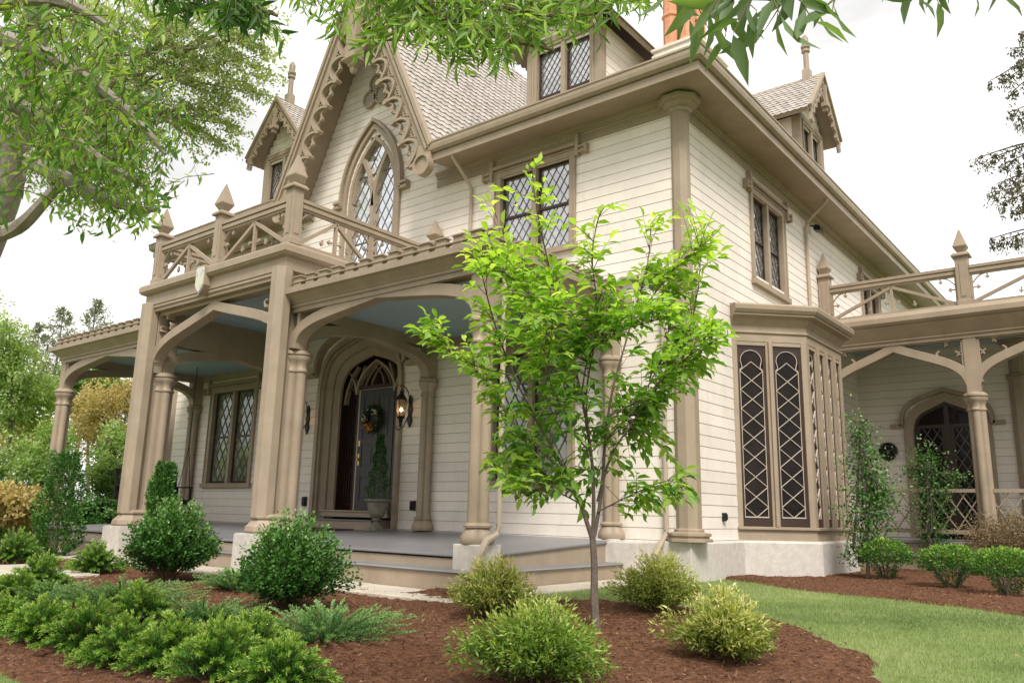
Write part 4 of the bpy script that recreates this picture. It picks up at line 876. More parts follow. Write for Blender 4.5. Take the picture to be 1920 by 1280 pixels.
# urn and topiary
ux,uy=-6.13,-.52;uz=fz(ux,uy)
u=MB();u.box(ux-.16,ux+.16,uy-.16,uy+.16,uz,uz+.05);u.loft((ux,uy,uz),[(.13,.05),(.12,.09),(.06,.14),(.055,.18),(.09,.20),(.09,.22),(.07,.235),(.13,.27),(.17,.34),(.185,.45),(.20,.52),(.25,.55),(.255,.575),(.235,.59),(.20,.585),(.19,.55),(.02,.545)],n=28)
uo=u.build('urn',URNM,None,smooth=True);tag(uo,'weathered stone urn on the porch beside the front door','urn')
tt=thing('topiary','dark green spiral topiary growing in the stone urn by the door','topiary',(ux,uy,uz+.55))
s=MB();s.tube([(ux,uy,uz+.5),(ux+.01,uy,uz+1.2),(ux,uy,uz+1.75)],[.02,.015,.008],6);s.build('trunk',BARK,tt)
lv=Leaves('quad');n=5200;t=rng.uniform(0,1,n)**.8;ang=rng.uniform(0,2*np.pi,n);w_=.23*(1-t*.82)*(1+.28*np.sin(t*26+ang));rad=w_*np.sqrt(rng.uniform(.35,1,n));pp=np.stack([ux+rad*np.cos(ang),uy+rad*np.sin(ang),uz+.58+t*1.22],1);dd=np.stack([np.cos(ang),np.sin(ang),.3*np.ones(n)],1)+unit(n)*.8;lv.add(pp,dd,unit(n),rng.uniform(.02,.045,n),.015,rng.uniform(0,.45,n));lv.build('foliage',LF_HOLLY,tt)
# mat
mm=MB();slab(mm,[(XC-1.35,-1.25),(XC+.62,-1.25),(XC+.62,-.50),(XC-1.35,-.50)],lambda x,y:fz(x,y)+.016,.014)
mo=mm.build('door_mat',paint('patterned_mat',(.09,.055,.045),.95,.6,14,.3,60));tag(mo,'dark patterned mat lying on the porch before the front door','door mat')
# porch swing hanging in the left bay
sx,sy=-12.2,-1.7;sz=.47;sw_=thing('porch_swing','black wooden porch swing hanging on chains in the left porch bay','porch swing',(sx,sy,sz))
def sbar(mb,a,b,h,k): # bar helper in swing space (x along seat length)
    mb.hexa([(a[0]-h,a[1]-k,a[2]),(a[0]+h,a[1]-k,a[2]),(a[0]+h,a[1]+k,a[2]),(a[0]-h,a[1]+k,a[2]),(b[0]-h,b[1]-k,b[2]),(b[0]+h,b[1]-k,b[2]),(b[0]+h,b[1]+k,b[2]),(b[0]-h,b[1]+k,b[2])])
# the swing faces along x (seat length in y)
q=MB();
for i in range(7): q.box(sx-.26+i*.078,sx-.19+i*.078,sy-.72,sy+.72,sz-.012,sz+.012)
q.box(sx-.28,sx+.28,sy-.66,sy-.60,sz-.09,sz-.012);q.box(sx-.28,sx+.28,sy+.60,sy+.66,sz-.09,sz-.012);q.build('seat',IRON,sw_)
q=MB();
for i in range(13):
    y=sy-.68+i*.113; q.hexa([(sx-.28,y-.035,sz),(sx-.26,y-.035,sz),(sx-.26,y+.035,sz),(sx-.28,y+.035,sz),(sx-.42,y-.035,sz+.60),(sx-.40,y-.035,sz+.60),(sx-.40,y+.035,sz+.60),(sx-.42,y+.035,sz+.60)])
q.box(sx-.45,sx-.38,sy-.74,sy+.74,sz+.58,sz+.66);q.box(sx-.30,sx-.255,sy-.74,sy+.74,sz+.03,sz+.10);q.build('backrest',IRON,sw_)
for s in (-1,1):
    q=MB();q.box(sx-.38,sx+.30,sy+s*.72-.035,sy+s*.72+.035,sz+.28,sz+.31);q.box(sx+.24,sx+.28,sy+s*.72-.02,sy+s*.72+.02,sz,sz+.28);q.box(sx-.34,sx-.30,sy+s*.72-.02,sy+s*.72+.02,sz,sz+.28);q.build('armrest',IRON,sw_)
    q=MB()
    for e,top in ((.26,.08),(-.36,-.06)): q.tube([(sx+e,sy+s*.72,sz+.02),(sx,sy+s*.72,sz+1.25)],.008,5)
    q.tube([(sx,sy+s*.72,sz+1.25),(sx,sy+s*.72,3.60)],.009,5);q.build('chain',IRON,sw_)
# small boxes on walls
def obox(x0,x1,z0,z1,d,fr,label):
    q=MB();q.fbox(fr,x0,x1,z0,z1,.02,d);q.fbox(fr,x0+.01,x1-.01,z0+.02,z1-.02,d,d+.02);o=q.build('electrical_outlet',IRON,None,bevel=.006);tag(o,label,'outlet',kind=None);return o
obox(-5.72,-5.60,.36,.54,.07,FRONT,'black outdoor socket box low on the porch wall right of the door')
obox(-9.02,-8.90,.40,.60,.07,FRONT,'black socket box low on the porch wall left of the door surround')
obox(1.16,1.25,.30,.43,.07,SIDE,'small dark socket box low on the side wall beside the bay')
q=MB();q.tube([(.03,6.35,6.78),(.16,6.30,6.72)],.015,6);q.hexa([(.14,6.2,6.62),(.30,6.2,6.58),(.30,6.42,6.58),(.14,6.42,6.62),(.16,6.24,6.76),(.26,6.24,6.72),(.26,6.38,6.72),(.16,6.38,6.76)]);q=q.build('flood_light',IRON);tag(q,'small dark flood light under the side eave beside the downspout','flood light')

# ================================================================== GROUND
def vnoise(x,y,s,seed=0):
    return (np.sin(x*s*1.3+seed+1.7*np.sin(y*s*.9+seed*2))+np.sin(y*s*1.7+seed*3+1.3*np.sin(x*s*1.1+seed)))*.25+.5
def groundmat(name,cols,scale,rough=.9,bs=.5,bsc=60):
    m,nt,b=newmat(name);L=nt.links.new;tc=N(nt,'ShaderNodeTexCoord');no=N(nt,'ShaderNodeTexNoise');no.inputs['Scale'].default_value=scale;no.inputs['Detail'].default_value=12;no.inputs['Roughness'].default_value=.7;L(tc.outputs['Object'],no.inputs['Vector'])
    cr=N(nt,'ShaderNodeValToRGB');
    for i,c in enumerate(cols):
        el=cr.color_ramp.elements[i] if i<2 else cr.color_ramp.elements.new(.5);el.position=.32+.36*i/(len(cols)-1);el.color=(*c,1)
    L(no.outputs['Fac'],cr.inputs['Fac']);L(cr.outputs['Color'],b.inputs['Base Color']);b.inputs['Roughness'].default_value=rough;b.inputs['Specular IOR Level'].default_value=.15
    nb=N(nt,'ShaderNodeTexNoise');nb.inputs['Scale'].default_value=bsc;nb.inputs['Detail'].default_value=6;L(tc.outputs['Object'],nb.inputs['Vector']);bp=N(nt,'ShaderNodeBump');bp.inputs['Strength'].default_value=bs;bp.inputs['Distance'].default_value=.03;L(nb.outputs['Fac'],bp.inputs['Height']);L(bp.outputs['Normal'],b.inputs['Normal']);return m
LAWN=groundmat('lawn_soil',[(.09,.13,.04),(.16,.21,.065),(.23,.27,.11)],1.2);MULCH=groundmat('shredded_bark_mulch',[(.045,.020,.011),(.125,.057,.031),(.20,.105,.06)],22,.95,1.0,45)
xs=sorted(set([-600,-250,-120,-60,-35]+list(np.arange(-25,15,.5))+[15,25,40,80,200,600]));ys=sorted(set([-400,-150,-60,-30,-20]+list(np.arange(-15,12,.5))+[12,20,40,80,200,900]))
vs=[(x,y,gz(x,y)-(.0)) for y in ys for x in xs];W_=len(xs)
me=bpy.data.meshes.new('ground');me.from_pydata(vs,[],[(j*W_+i,j*W_+i+1,(j+1)*W_+i+1,(j+1)*W_+i) for j in range(len(ys)-1) for i in range(W_-1)]);me.materials.append(LAWN);go=bpy.data.objects.new('lawn',me);COL.objects.link(go);tag(go,'green lawn around the house','lawn',kind='structure')
def inpoly(x,y,poly):
    x=np.asarray(x);y=np.asarray(y);r=np.zeros(x.shape,bool);k=len(poly);j=k-1
    for i in range(k):
        xi,yi=poly[i];xj,yj=poly[j];c=((yi>y)!=(yj>y))&(x<(xj-xi)*(y-yi)/(yj-yi+1e-12)+xi);r^=c;j=i
    return r
def gp2(l): return [tuple(G(u,v))[:2] for u,v in l]
BED1=gp2([(850,1106),(930,1116),(1030,1130),(1100,1133),(1170,1135),(1300,1144),(1430,1162),(1500,1182),(1545,1206),(1622,1240),(1668,1290),(1690,1360)])+[(2.6,-8.6),(.6,-9.4)]+gp2([(130,1330),(45,1284),(0,1262)])+[(-6,-9.0),(-13,-8.2),(-16,-6.5),(-15,-4.28),(-1.6,-4.28)]
BED2=gp2([(1322,1082),(1400,1090),(1500,1107),(1600,1117),(1700,1127),(1800,1138),(1920,1156)])+[(5.5,-1.2),(9.5,-.5),(9.5,6.3),(1.0,6.3),(1.0,2.7),(.05,1.75),(.05,.42)]
def bed(name,poly,label,st=.055,lift=.03):
    px=[a for a,b in poly];py=[b for a,b in poly];X=np.arange(min(px)-.1,max(px)+.1,st);Y=np.arange(min(py)-.1,max(py)+.1,st)
    gx,gy=np.meshgrid(X,Y);gxx=gx+rng.uniform(-.35,.35,gx.shape)*st;gyy=gy+rng.uniform(-.35,.35,gx.shape)*st
    wob=.05*(vnoise(gx,gy,5)-.5);ins=inpoly(gxx+wob,gyy+wob,poly)
    zz=np.vectorize(gz)(gxx,gyy)+np.where(ins,lift+.05*(vnoise(gx,gy,1.6,2)-.4)+rng.uniform(-.011,.011,gx.shape),-.03)
    cell=ins[:-1,:-1]|ins[1:,:-1]|ins[:-1,1:]|ins[1:,1:];idx=np.arange(gx.size).reshape(gx.shape)
    q=np.stack([idx[:-1,:-1][cell],idx[:-1,1:][cell],idx[1:,1:][cell],idx[1:,:-1][cell]],1);used=np.unique(q);mp=-np.ones(gx.size,int);mp[used]=np.arange(len(used))
    me=bpy.data.meshes.new(name);me.from_pydata(np.stack([gxx.ravel(),gyy.ravel(),zz.ravel()],1)[used].tolist(),[],mp[q].tolist());me.materials.append(MULCH);o=bpy.data.objects.new(name,me);COL.objects.link(o);tag(o,label,'mulch bed',kind='structure')
bed('mulch_bed',BED1,'brown mulch bed along the front of the porch');bed('mulch_bed',BED2,'brown mulch bed beside the bay and veranda',.06)
def project(p):
    q=(p-CAMP)@CM.T;return 960+FPX*q[:,0]/q[:,2],640+FPX*q[:,1]/q[:,2],q[:,2]
def vis(x,y,z,m=60):
    u,v,d=project(np.stack([x,y,z],1));return (d>0)&(u>-m)&(u<1920+m)&(v<1280+m*2)
gzv=np.vectorize(gz)
# mulch chips
n=90000;x=rng.uniform(-12,9,n);y=rng.uniform(-9.5,6,n);ok=inpoly(x,y,BED1)|inpoly(x,y,BED2);x,y=x[ok],y[ok];dist=np.hypot(x-CAMP[0],y-CAMP[1]);ok=rng.uniform(0,1,len(x))<np.clip((8/dist)**1.5,0,1);x,y=x[ok],y[ok];z=gzv(x,y)+.045+.05*(vnoise(x,y,1.6,2)-.4);ok=vis(x,y,z);x,y,z=x[ok],y[ok],z[ok];n=len(x)
lv=Leaves('chip');d=unit(n);d[:,2]*=.35;nn=np.tile([0,0,1.],(n,1))+unit(n)*.5;lv.add(np.stack([x,y,z],1),d,nn,rng.uniform(.012,.045,n),rng.uniform(.005,.013,n),rng.beta(1.6,2.2,n));co=lv.build('mulch_chips',LF_CHIP);tag(co,'loose shredded bark chips covering the beds','mulch',kind='stuff')
# grass
n=330000;x=rng.uniform(-2,9.5,n);y=rng.uniform(-9.5,2.5,n);dist=np.hypot(x-CAMP[0],y-CAMP[1]);ok=~(inpoly(x,y,BED1)|inpoly(x,y,BED2))&~((x<-.35)&(y>-4.2))&~((x<.15)&(y>-.2))&(rng.uniform(0,1,n)<np.clip((7.0/dist)**1.2,0,1));x,y=x[ok],y[ok];z=gzv(x,y);ok=vis(x,y,z);x,y,z=x[ok],y[ok],z[ok];n=len(x)
lv=Leaves('blade');d=np.tile([0,0,1.],(n,1))+unit(n)*.55;pat=vnoise(x,y,1.1,5);lv.add(np.stack([x,y,z],1),d,unit(n),rng.uniform(.022,.05,n),rng.uniform(.003,.006,n),np.clip(.42+.75*(pat-.5)*2*vnoise(x,y,2.7,1)+.35*(vnoise(x,y,.7,9)-.5)+rng.normal(0,.22,n),0,1));co=lv.build('grass',LF_GRASS);tag(co,'short mown lawn grass','grass',kind='stuff')
# fallen leaves
n=520;x=rng.uniform(-4,7,n);y=rng.uniform(-9,1.5,n);ok=(inpoly(x,y,BED1)|inpoly(x,y,BED2)|(x>.3));x,y=x[ok],y[ok];z=gzv(x,y)+.075;ok=vis(x,y,z);x,y,z=x[ok],y[ok],z[ok];n=len(x)
lv=Leaves('quad');d=unit(n);d[:,2]*=.3;lv.add(np.stack([x,y,z],1),d,np.tile([0,0,1.],(n,1))+unit(n)*.5,rng.uniform(.02,.05,n),rng.uniform(.012,.024,n),rng.uniform(0,1,n));co=lv.build('leaf_litter',LF_MAPLE);tag(co,'scattered dry fallen leaves on the mulch and lawn','leaf litter',kind='stuff')
# stone paving around the porch
def slabrow(name,x0,x1,y0,y1,nx,label,lift=.012):
    q=MB();w=(x1-x0)/nx
    for i in range(nx):
        a=x0+i*w;j=random.uniform(-.03,.03);zz=gz(a,y1)+lift+random.uniform(-.006,.006);q.box(a+.008,a+w-.008,y0+j,y1,zz-.12,zz)
    o=q.build(name,PAVE,None,bevel=.01);tag(o,label,'paving',kind='structure')
slabrow('paving',-14.5,-.45,-4.55,-3.72,13,'pale stone paving strip at the foot of the front steps')
q=MB();q.box(-.85,-.30,-3.70,-.45,-.66,-.545);o=q.build('paving',PAVE,None,bevel=.01);tag(o,'pale stone paving strip beside the side steps','paving',kind='structure')
a=G(-60,1105);q=MB();q.box(a.x-2.2,a.x+.30,a.y-.3,a.y+1.5,-1.0,-.60);q.box(a.x-2.2,a.x+.62,a.y-.9,a.y-.32,-1.1,-.74);o=q.build('stone_step',PAVE,None,bevel=.015);tag(o,'broad stone garden steps at the left edge of the bed','step',kind='structure')

# ================================================================== PLANTS
def poly_in(u,v,poly): return inpoly(np.array([u]),np.array([v]),poly)[0]
def blobpts(n,c,r,lump=.25,seed=0,shell=.55,zmin=-1):
    d=unit(n);d=d[d[:,2]>zmin];n=len(d)
    f=1+lump*(np.sin(d[:,0]*5+seed)*np.sin(d[:,1]*6+seed*2)+.6*np.sin(d[:,2]*9+seed*3+d[:,0]*7))
    rr=rng.uniform(shell,1,n)**.6*f
    return np.array(c)+d*rr[:,None]*np.array(r),d,rr
def shrub(base,w,h,name,label,cat,mat,n=5000,L=.03,W=.014,kind='quad',up=.3,group=None,lump=.22,seed=1,stem=True,colb=.0,wild=.9,low=-.75,foot=.5,stemh=.45,ragged=.0):
    t=thing(name,label,cat,tuple(base),group);c=(base[0],base[1],base[2]+h*foot)
    p,d,rr=blobpts(n,c,(w/2,w/2,h*(1-foot)),lump,seed,.55,low)
    below=p[:,2]<base[2]+.02; p=p[~below];d=d[~below];rr=rr[~below];m=len(p)
    if ragged:
        clump=np.sin(p[:,0]*23+seed)*np.sin(p[:,1]*21+seed*2)*np.sin(p[:,2]*25+seed*3);keep=clump>(-.25+ragged*.3*rng.uniform(-1,1,m));p,d,rr=p[keep],d[keep],rr[keep];m=len(p)
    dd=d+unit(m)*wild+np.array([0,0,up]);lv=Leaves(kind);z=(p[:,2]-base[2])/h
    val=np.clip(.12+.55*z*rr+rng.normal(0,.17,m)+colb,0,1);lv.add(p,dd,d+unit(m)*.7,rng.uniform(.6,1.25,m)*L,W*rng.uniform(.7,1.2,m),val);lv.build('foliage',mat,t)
    if stem:
        s=MB()
        for k in range(9):
            a=random.uniform(0,6.28);r=w*.33;b=Vector(base);e=Vector((b.x+math.cos(a)*r,b.y+math.sin(a)*r,b.z+h*(.55+random.random()*.3)));s.tube([b+Vector((math.cos(a)*.03,math.sin(a)*.03,-.03)),b.lerp(e,.5)+Vector((0,0,h*.06)),e],[.011,.008,.003],5)
        s.build('stems',BARK,t)
    return t
def needleshrub(base,w,h,name,label,cat,mat,tw=90,needles=46,group=None,L=.045,W=.006,spread=.8,arch=.25,tipb=.3,flat=False,dirbias=(0,0)):
    """many arching shoots clothed in needles"""
    t=thing(name,label,cat,tuple(base),group);lv=Leaves('quad');s=MB();b=np.array(base)
    for k in range(tw):
        a=random.uniform(0,2*math.pi);q=random.random()**.6
        hx,hy=math.cos(a)*q*w/2+dirbias[0]*q,math.sin(a)*q*w/2+dirbias[1]*q;top=h*(1-.55*q*q)*random.uniform(.75,1.08)
        if flat: top=h*random.uniform(.35,1.0)*(1-.35*q)
        start=b+np.array([hx*.15,hy*.15,0.0]);mid=b+np.array([hx*.6,hy*.6,top*.75]);end=b+np.array([hx*1.05,hy*1.05,top])+np.array([0,0,-arch*h*q])
        tt=np.linspace(.22,1,needles);P3=((1-tt)**2)[:,None]*start+(2*(1-tt)*tt)[:,None]*mid+(tt**2)[:,None]*end
        tg=(2*(1-tt))[:,None]*(mid-start)+(2*tt)[:,None]*(end-mid);tg/=np.linalg.norm(tg,axis=1,keepdims=True)
        m=needles;rep=3;P3=np.repeat(P3,rep,0);tg=np.repeat(tg,rep,0);t3=np.repeat(tt,rep);m*=rep
        dd=tg*.75+unit(m)*.62+np.array([0,0,.15])
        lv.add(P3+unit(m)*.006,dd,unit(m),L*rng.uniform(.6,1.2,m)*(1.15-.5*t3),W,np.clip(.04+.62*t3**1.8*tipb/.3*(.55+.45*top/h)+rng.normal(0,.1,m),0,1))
        if k%3==0: s.tube([start,mid*.5+(start+end)*.25,end],[.007,.005,.002],4)
    lv.build('foliage',mat,t);s.build('stems',TWIG,t);return t
def limb(mb,pts,r0,r1,n=7):
    k=len(pts);mb.tube(pts,[r0+(r1-r0)*(i/(k-1))**.8 for i in range(k)],n)
def smooth(pts,m=4):
    pts=[Vector(p) for p in pts];o=[]
    for i in range(len(pts)-1):
        p0=pts[max(i-1,0)];p1=pts[i];p2=pts[i+1];p3=pts[min(i+2,len(pts)-1)]
        for j in range(m):
            t=j/m;o.append(.5*((2*p1)+(p2-p0)*t+(2*p0-5*p1+4*p2-p3)*t*t+(3*p1-p0-3*p2+p3)*t**3))
    return o+[pts[-1]]
# ---- young tree in front of the corner
TB=G(1118,1180);D0=7.54
YT=thing('young_tree','slender young tree with bright green leaves standing in front of the house corner','tree',tuple(TB))
OUT=[(985,280),(1015,285),(1050,350),(1095,400),(1140,365),(1165,380),(1150,480),(1200,500),(1195,410),(1290,370),(1320,400),(1365,420),(1345,500),(1290,560),(1350,600),(1380,625),(1345,700),(1260,745),(1235,800),(1305,870),(1305,930),(1230,965),(1150,970),(1060,945),(1010,965),(905,895),(925,800),(875,710),(775,620),(780,585),(815,585),(870,660),(880,560),(835,480),(880,435),(935,400),(885,375),(925,335),(985,370)]
def TP(u,v,dd): return Vector(P(u,v,D0+dd))
LIMBS=[([(1118,1185),(1116,1120),(1113,1060),(1111,1005)],0,0,.050,.036),
([(1111,1012),(1088,945),(1060,885),(1010,800),(962,700),(925,600),(905,520)],0,-.7,.028,.006),
([(1112,1010),(1113,930),(1107,850),(1090,740),(1055,600),(1025,480),(1002,380),(995,300)],0,.1,.026,.004),
([(1114,1005),(1126,920),(1132,830),(1150,730),(1185,600),(1212,490),(1218,420)],0,.5,.024,.004),
([(1120,940),(1150,850),(1205,770),(1262,680),(1300,600),(1315,480),(1300,400)],.05,.8,.017,.004),
([(1090,945),(1050,925),(1005,915),(970,935)],0,-.5,.010,.003),
([(1119,960),(1180,930),(1235,905),(1295,890)],0,-.4,.010,.003),
([(1132,830),(1230,725),(1292,665),(1362,628)],.1,-.5,.012,.003),
([(1080,925),(1010,880),(960,850),(918,878)],0,.4,.012,.003),
([(965,705),(905,690),(850,668),(822,625),(788,598)],-.45,-.9,.008,.002),
([(1060,640),(1000,560),(930,500),(860,465)],.05,-.6,.009,.003),
([(1190,600),(1270,500),(1325,455),(1352,425)],.4,-.2,.009,.003),
([(1095,760),(1040,690),(990,620),(960,540),(935,410)],.05,.7,.012,.003),
([(1110,860),(1100,740),(1120,600),(1110,480),(1130,390)],0,-.7,.014,.003),
([(1140,780),(1200,740),(1250,640),(1240,560)],.1,.5,.011,.003),
([(1060,885),(1000,830),(940,760),(900,700)],0,.5,.012,.003),
([(1108,850),(1060,790),(1030,700),(1040,600)],0,-.9,.012,.003),
([(1132,830),(1170,800),(1210,790),(1225,830)],.1,.7,.010,.003),
([(1090,740),(1110,660),(1170,620),(1230,600)],0,-.8,.010,.003)]
tm=MB();lv=Leaves('leaf');hub=[]
for pts,da,db,r0,r1 in LIMBS:
    k=len(pts);pp=smooth([TP(u+random.uniform(-3,3) if i else u,v,da+(db-da)*(i/(k-1))**1.3) for i,(u,v) in enumerate(pts)],4);limb(tm,pp,r0*.85,r1*.8)
    if r0<.04: hub.append(pp)
tm.build('trunk',BARK,YT,smooth=True)
tw=MB();cnt=0
for _ in range(30000):
    if cnt>=1050:break
    pp=random.choice(hub);i=int(len(pp)*random.uniform(.22,.999));p=pp[i]
    out=(p-TP(1120,700,0));out.z*=.5;dvec=(out.normalized()*.7+Vector(unit(1)[0])*.8+Vector((0,0,.35))).normalized();ln=random.uniform(.14,.42)
    e=p+dvec*ln;U,V,_d=project(np.array([e]));
    if not poly_in(U[0],V[0],OUT) : continue
    if V[0]<470 and random.random()<.45: continue
    if V[0]>780 and random.random()<.35: continue
    mid=p.lerp(e,.5)+Vector((0,0,.03));cnt+=1;tw.tube([p,mid,e],[.0035,.0028,.0015],4)
    nl=random.choice([3,4,4,5,6,7])
    for j in range(nl):
        t=.25+.75*(j+1)/nl;q=p.lerp(mid,t*2) if t<.5 else mid.lerp(e,t*2-1)
        s=-1 if j%2 else 1;side=dvec.cross(Vector((0,0,1)))
        if side.length<.1: side=Vector((1,0,0))
        side.normalize();d=(dvec*.5+side*s*.8+Vector((0,0,-.25))+Vector(unit(1)[0])*.35)
        if j==nl-1:d=dvec+Vector((0,0,-.3))
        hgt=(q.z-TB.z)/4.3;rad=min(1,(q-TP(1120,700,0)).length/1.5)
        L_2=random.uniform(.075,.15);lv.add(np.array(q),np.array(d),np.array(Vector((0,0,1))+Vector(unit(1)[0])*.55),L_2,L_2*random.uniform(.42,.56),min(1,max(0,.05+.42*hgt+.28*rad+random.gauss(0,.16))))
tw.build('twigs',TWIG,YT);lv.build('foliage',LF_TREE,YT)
# ---- hanging sprays of lance-shaped leaves
def sprays(name,label,cat,bough,region,ntw,mat,L=(.09,.13),Wf=.26,twl=(.25,.55),down=.7,colr=(.2,.8),r0=.02,r1=.006,group=None,gap=.035,jit=.5,barkm=None,spread=.25):
    """bough: list of polylines of (u,v,dist); twigs droop from it and are kept where the tip falls in region"""
    pts0=Vector(P(*bough[0][0]));t=thing(name,label,cat,tuple(pts0),group);b=MB();lines=[]
    for bl in bough:
        pp=smooth([P(*q) for q in bl],5);limb(b,pp,r0,r1);lines.append(pp)
    b.build('limb',barkm or TWIG,t,smooth=True);tw=MB();lv=Leaves('lance');c=0
    for _ in range(ntw*40):
        if c>=ntw:break
        pp=random.choice(lines);p=pp[int(len(pp)*random.random()*.999)]+Vector(unit(1)[0])*spread*random.random();dv_=(Vector(unit(1)[0])*jit+Vector((0,0,-down))+(RIGHT*random.uniform(-.6,.6))).normalized();ln=random.uniform(*twl);e=p+dv_*ln
        U,V,_d=project(np.array([e]))
        if not poly_in(U[0],V[0],region):continue
        c+=1;mid=p.lerp(e,.5)+Vector((0,0,.1*ln));tw.tube([p,mid,e],[.003,.002,.001],4);m=int(ln/gap)
        for j in range(m):
            f=(j+1)/m;q=p.lerp(mid,f*2) if f<.5 else mid.lerp(e,f*2-1);s=1 if j%2 else -1
            side=dv_.cross(FWD).normalized();d=dv_*.7+side*s*.75+Vector((0,0,-.45))+Vector(unit(1)[0])*.3
            l=random.uniform(*L);lv.add(np.array(q),np.array(d),np.array(-FWD*.5+Vector(unit(1)[0])*.9),l,l*Wf*random.uniform(.8,1.15),random.uniform(*colr))
    tw.build('twigs',TWIG,t);lv.build('foliage',mat,t);return t
TOPR=[(550,-60),(560,20),(580,45),(615,75),(655,60),(668,118),(690,95),(740,70),(800,85),(845,100),(870,140),(905,100),(940,135),(985,70),(1000,110),(1030,60),(1060,90),(1100,50),(1130,90),(1145,30),(1180,20),(1240,5),(1330,-60)]
sprays('overhanging_branch','bright green willow-like leafy branch hanging across the top of the gable','branch',[[(520,-90,4.2),(700,-40,4.0),(880,0,3.9),(1040,30,3.8),(1150,20,3.8)],[(700,-90,4.4),(900,-40,4.2),(1100,-60,4.0),(1260,-40,3.6)],[(780,10,3.9),(860,45,3.8),(930,70,3.8),(1040,95,3.7)]],TOPR,300,LF_OVER,L=(.065,.105),Wf=.21,twl=(.15,.38),colr=(.15,1.0),gap=.030)
TOP2=[(1250,-70),(1262,0),(1290,30),(1300,80),(1310,85),(1330,85),(1390,100),(1450,110),(1500,85),(1545,110),(1560,40),(1580,-20),(1580,-70)]
sprays('overhanging_branch','large dark leaves hanging from a near branch at the top beside the chimney','branch',[[(1180,-60,2.4),(1300,-35,2.2),(1400,-25,2.1),(1500,-20,2.1),(1620,-60,2.2)]],TOP2,18,LF_OVERD,L=(.09,.13),Wf=.29,twl=(.07,.20),colr=(.1,.9),r0=.008,r1=.004,gap=.034,spread=.05)
TOP3=[(1640,-80),(1680,-5),(1700,25),(1750,10),(1800,-10),(1850,0),(1880,15),(1920,-20),(1900,-90)]
sprays('overhanging_branch','few small dark leaves dangling at the top right against the sky','branch',[[(1600,-70,2.6),(1750,-50,2.5),(1900,-50,2.5)]],TOP3,9,LF_OVERD,L=(.07,.10),Wf=.28,twl=(.08,.18),colr=(.1,.9),r0=.006,r1=.003,spread=.05)
TOP4=[(1490,60),(1500,110),(1525,130),(1545,100),(1530,40),(1500,40)]
# ---- left tree
LB=Vector((float(P(-260,700,8.5)[0]),float(P(-260,700,8.5)[1]),0.0));LB.z=gz(LB.x,LB.y)
LR=[(-60,-60),(-60,460),(0,455),(20,300),(60,320),(100,330),(90,400),(140,430),(180,455),(240,445),(290,430),(325,385),(300,340),(320,300),(350,330),(385,330),(370,270),(310,230),(300,150),(250,60),(300,20),(350,-10),(540,-20),(550,-60)]
LT=sprays('broadleaf_tree','big leafy tree at the left edge with grey trunk and drooping green leaves','tree',[[(-40,448,7.2),(30,428,7.0),(85,375,6.8),(150,300,6.6),(215,235,6.4),(290,180,6.2)],[(-20,60,6.0),(80,100,5.6),(180,160,5.4),(260,230,5.3),(310,290,5.2)],[(-60,10,5.5),(100,0,5.2),(220,60,5.0)],[(0,180,6.2),(90,230,6.0),(190,300,5.7),(270,350,5.5)],[(60,300,6.5),(150,350,6.0),(230,385,5.7),(300,395,5.5)]],LR,420,LF_LEFT,L=(.05,.09),Wf=.32,twl=(.2,.5),colr=(.1,1),r0=.07,r1=.012,barkm=BARKG,gap=.045,spread=1.1)
m=MB();limb(m,smooth([LB+Vector((0,0,-.2)),Vector(P(-180,900,8.5)),Vector(P(-110,640,8.3)),Vector(P(-20,430,8.0)),Vector(P(12,340,7.9)),Vector(P(30,250,7.8)),Vector(P(60,120,7.7)),Vector(P(80,-80,7.6))],5),.22,.08,12);limb(m,smooth([Vector(P(-110,640,8.3)),Vector(P(-70,480,7.6)),Vector(P(-40,448,7.2))],5),.14,.075,10)
o=m.build('trunk',BARKG,LT,smooth=True)
LR2=[(290,-60),(300,20),(330,40),(380,25),(420,60),(450,40),(480,60),(520,60),(545,90),(530,-60)]
sprays('overhanging_branch','shaded dark green leafy branch at the top left above the small dormer','branch',[[(240,-60,4.2),(350,-20,4.0),(450,5,3.9),(520,30,3.8)]],LR2,60,LF_LEFT,L=(.06,.10),Wf=.25,twl=(.12,.3),colr=(0,.35),gap=.03,spread=.12)
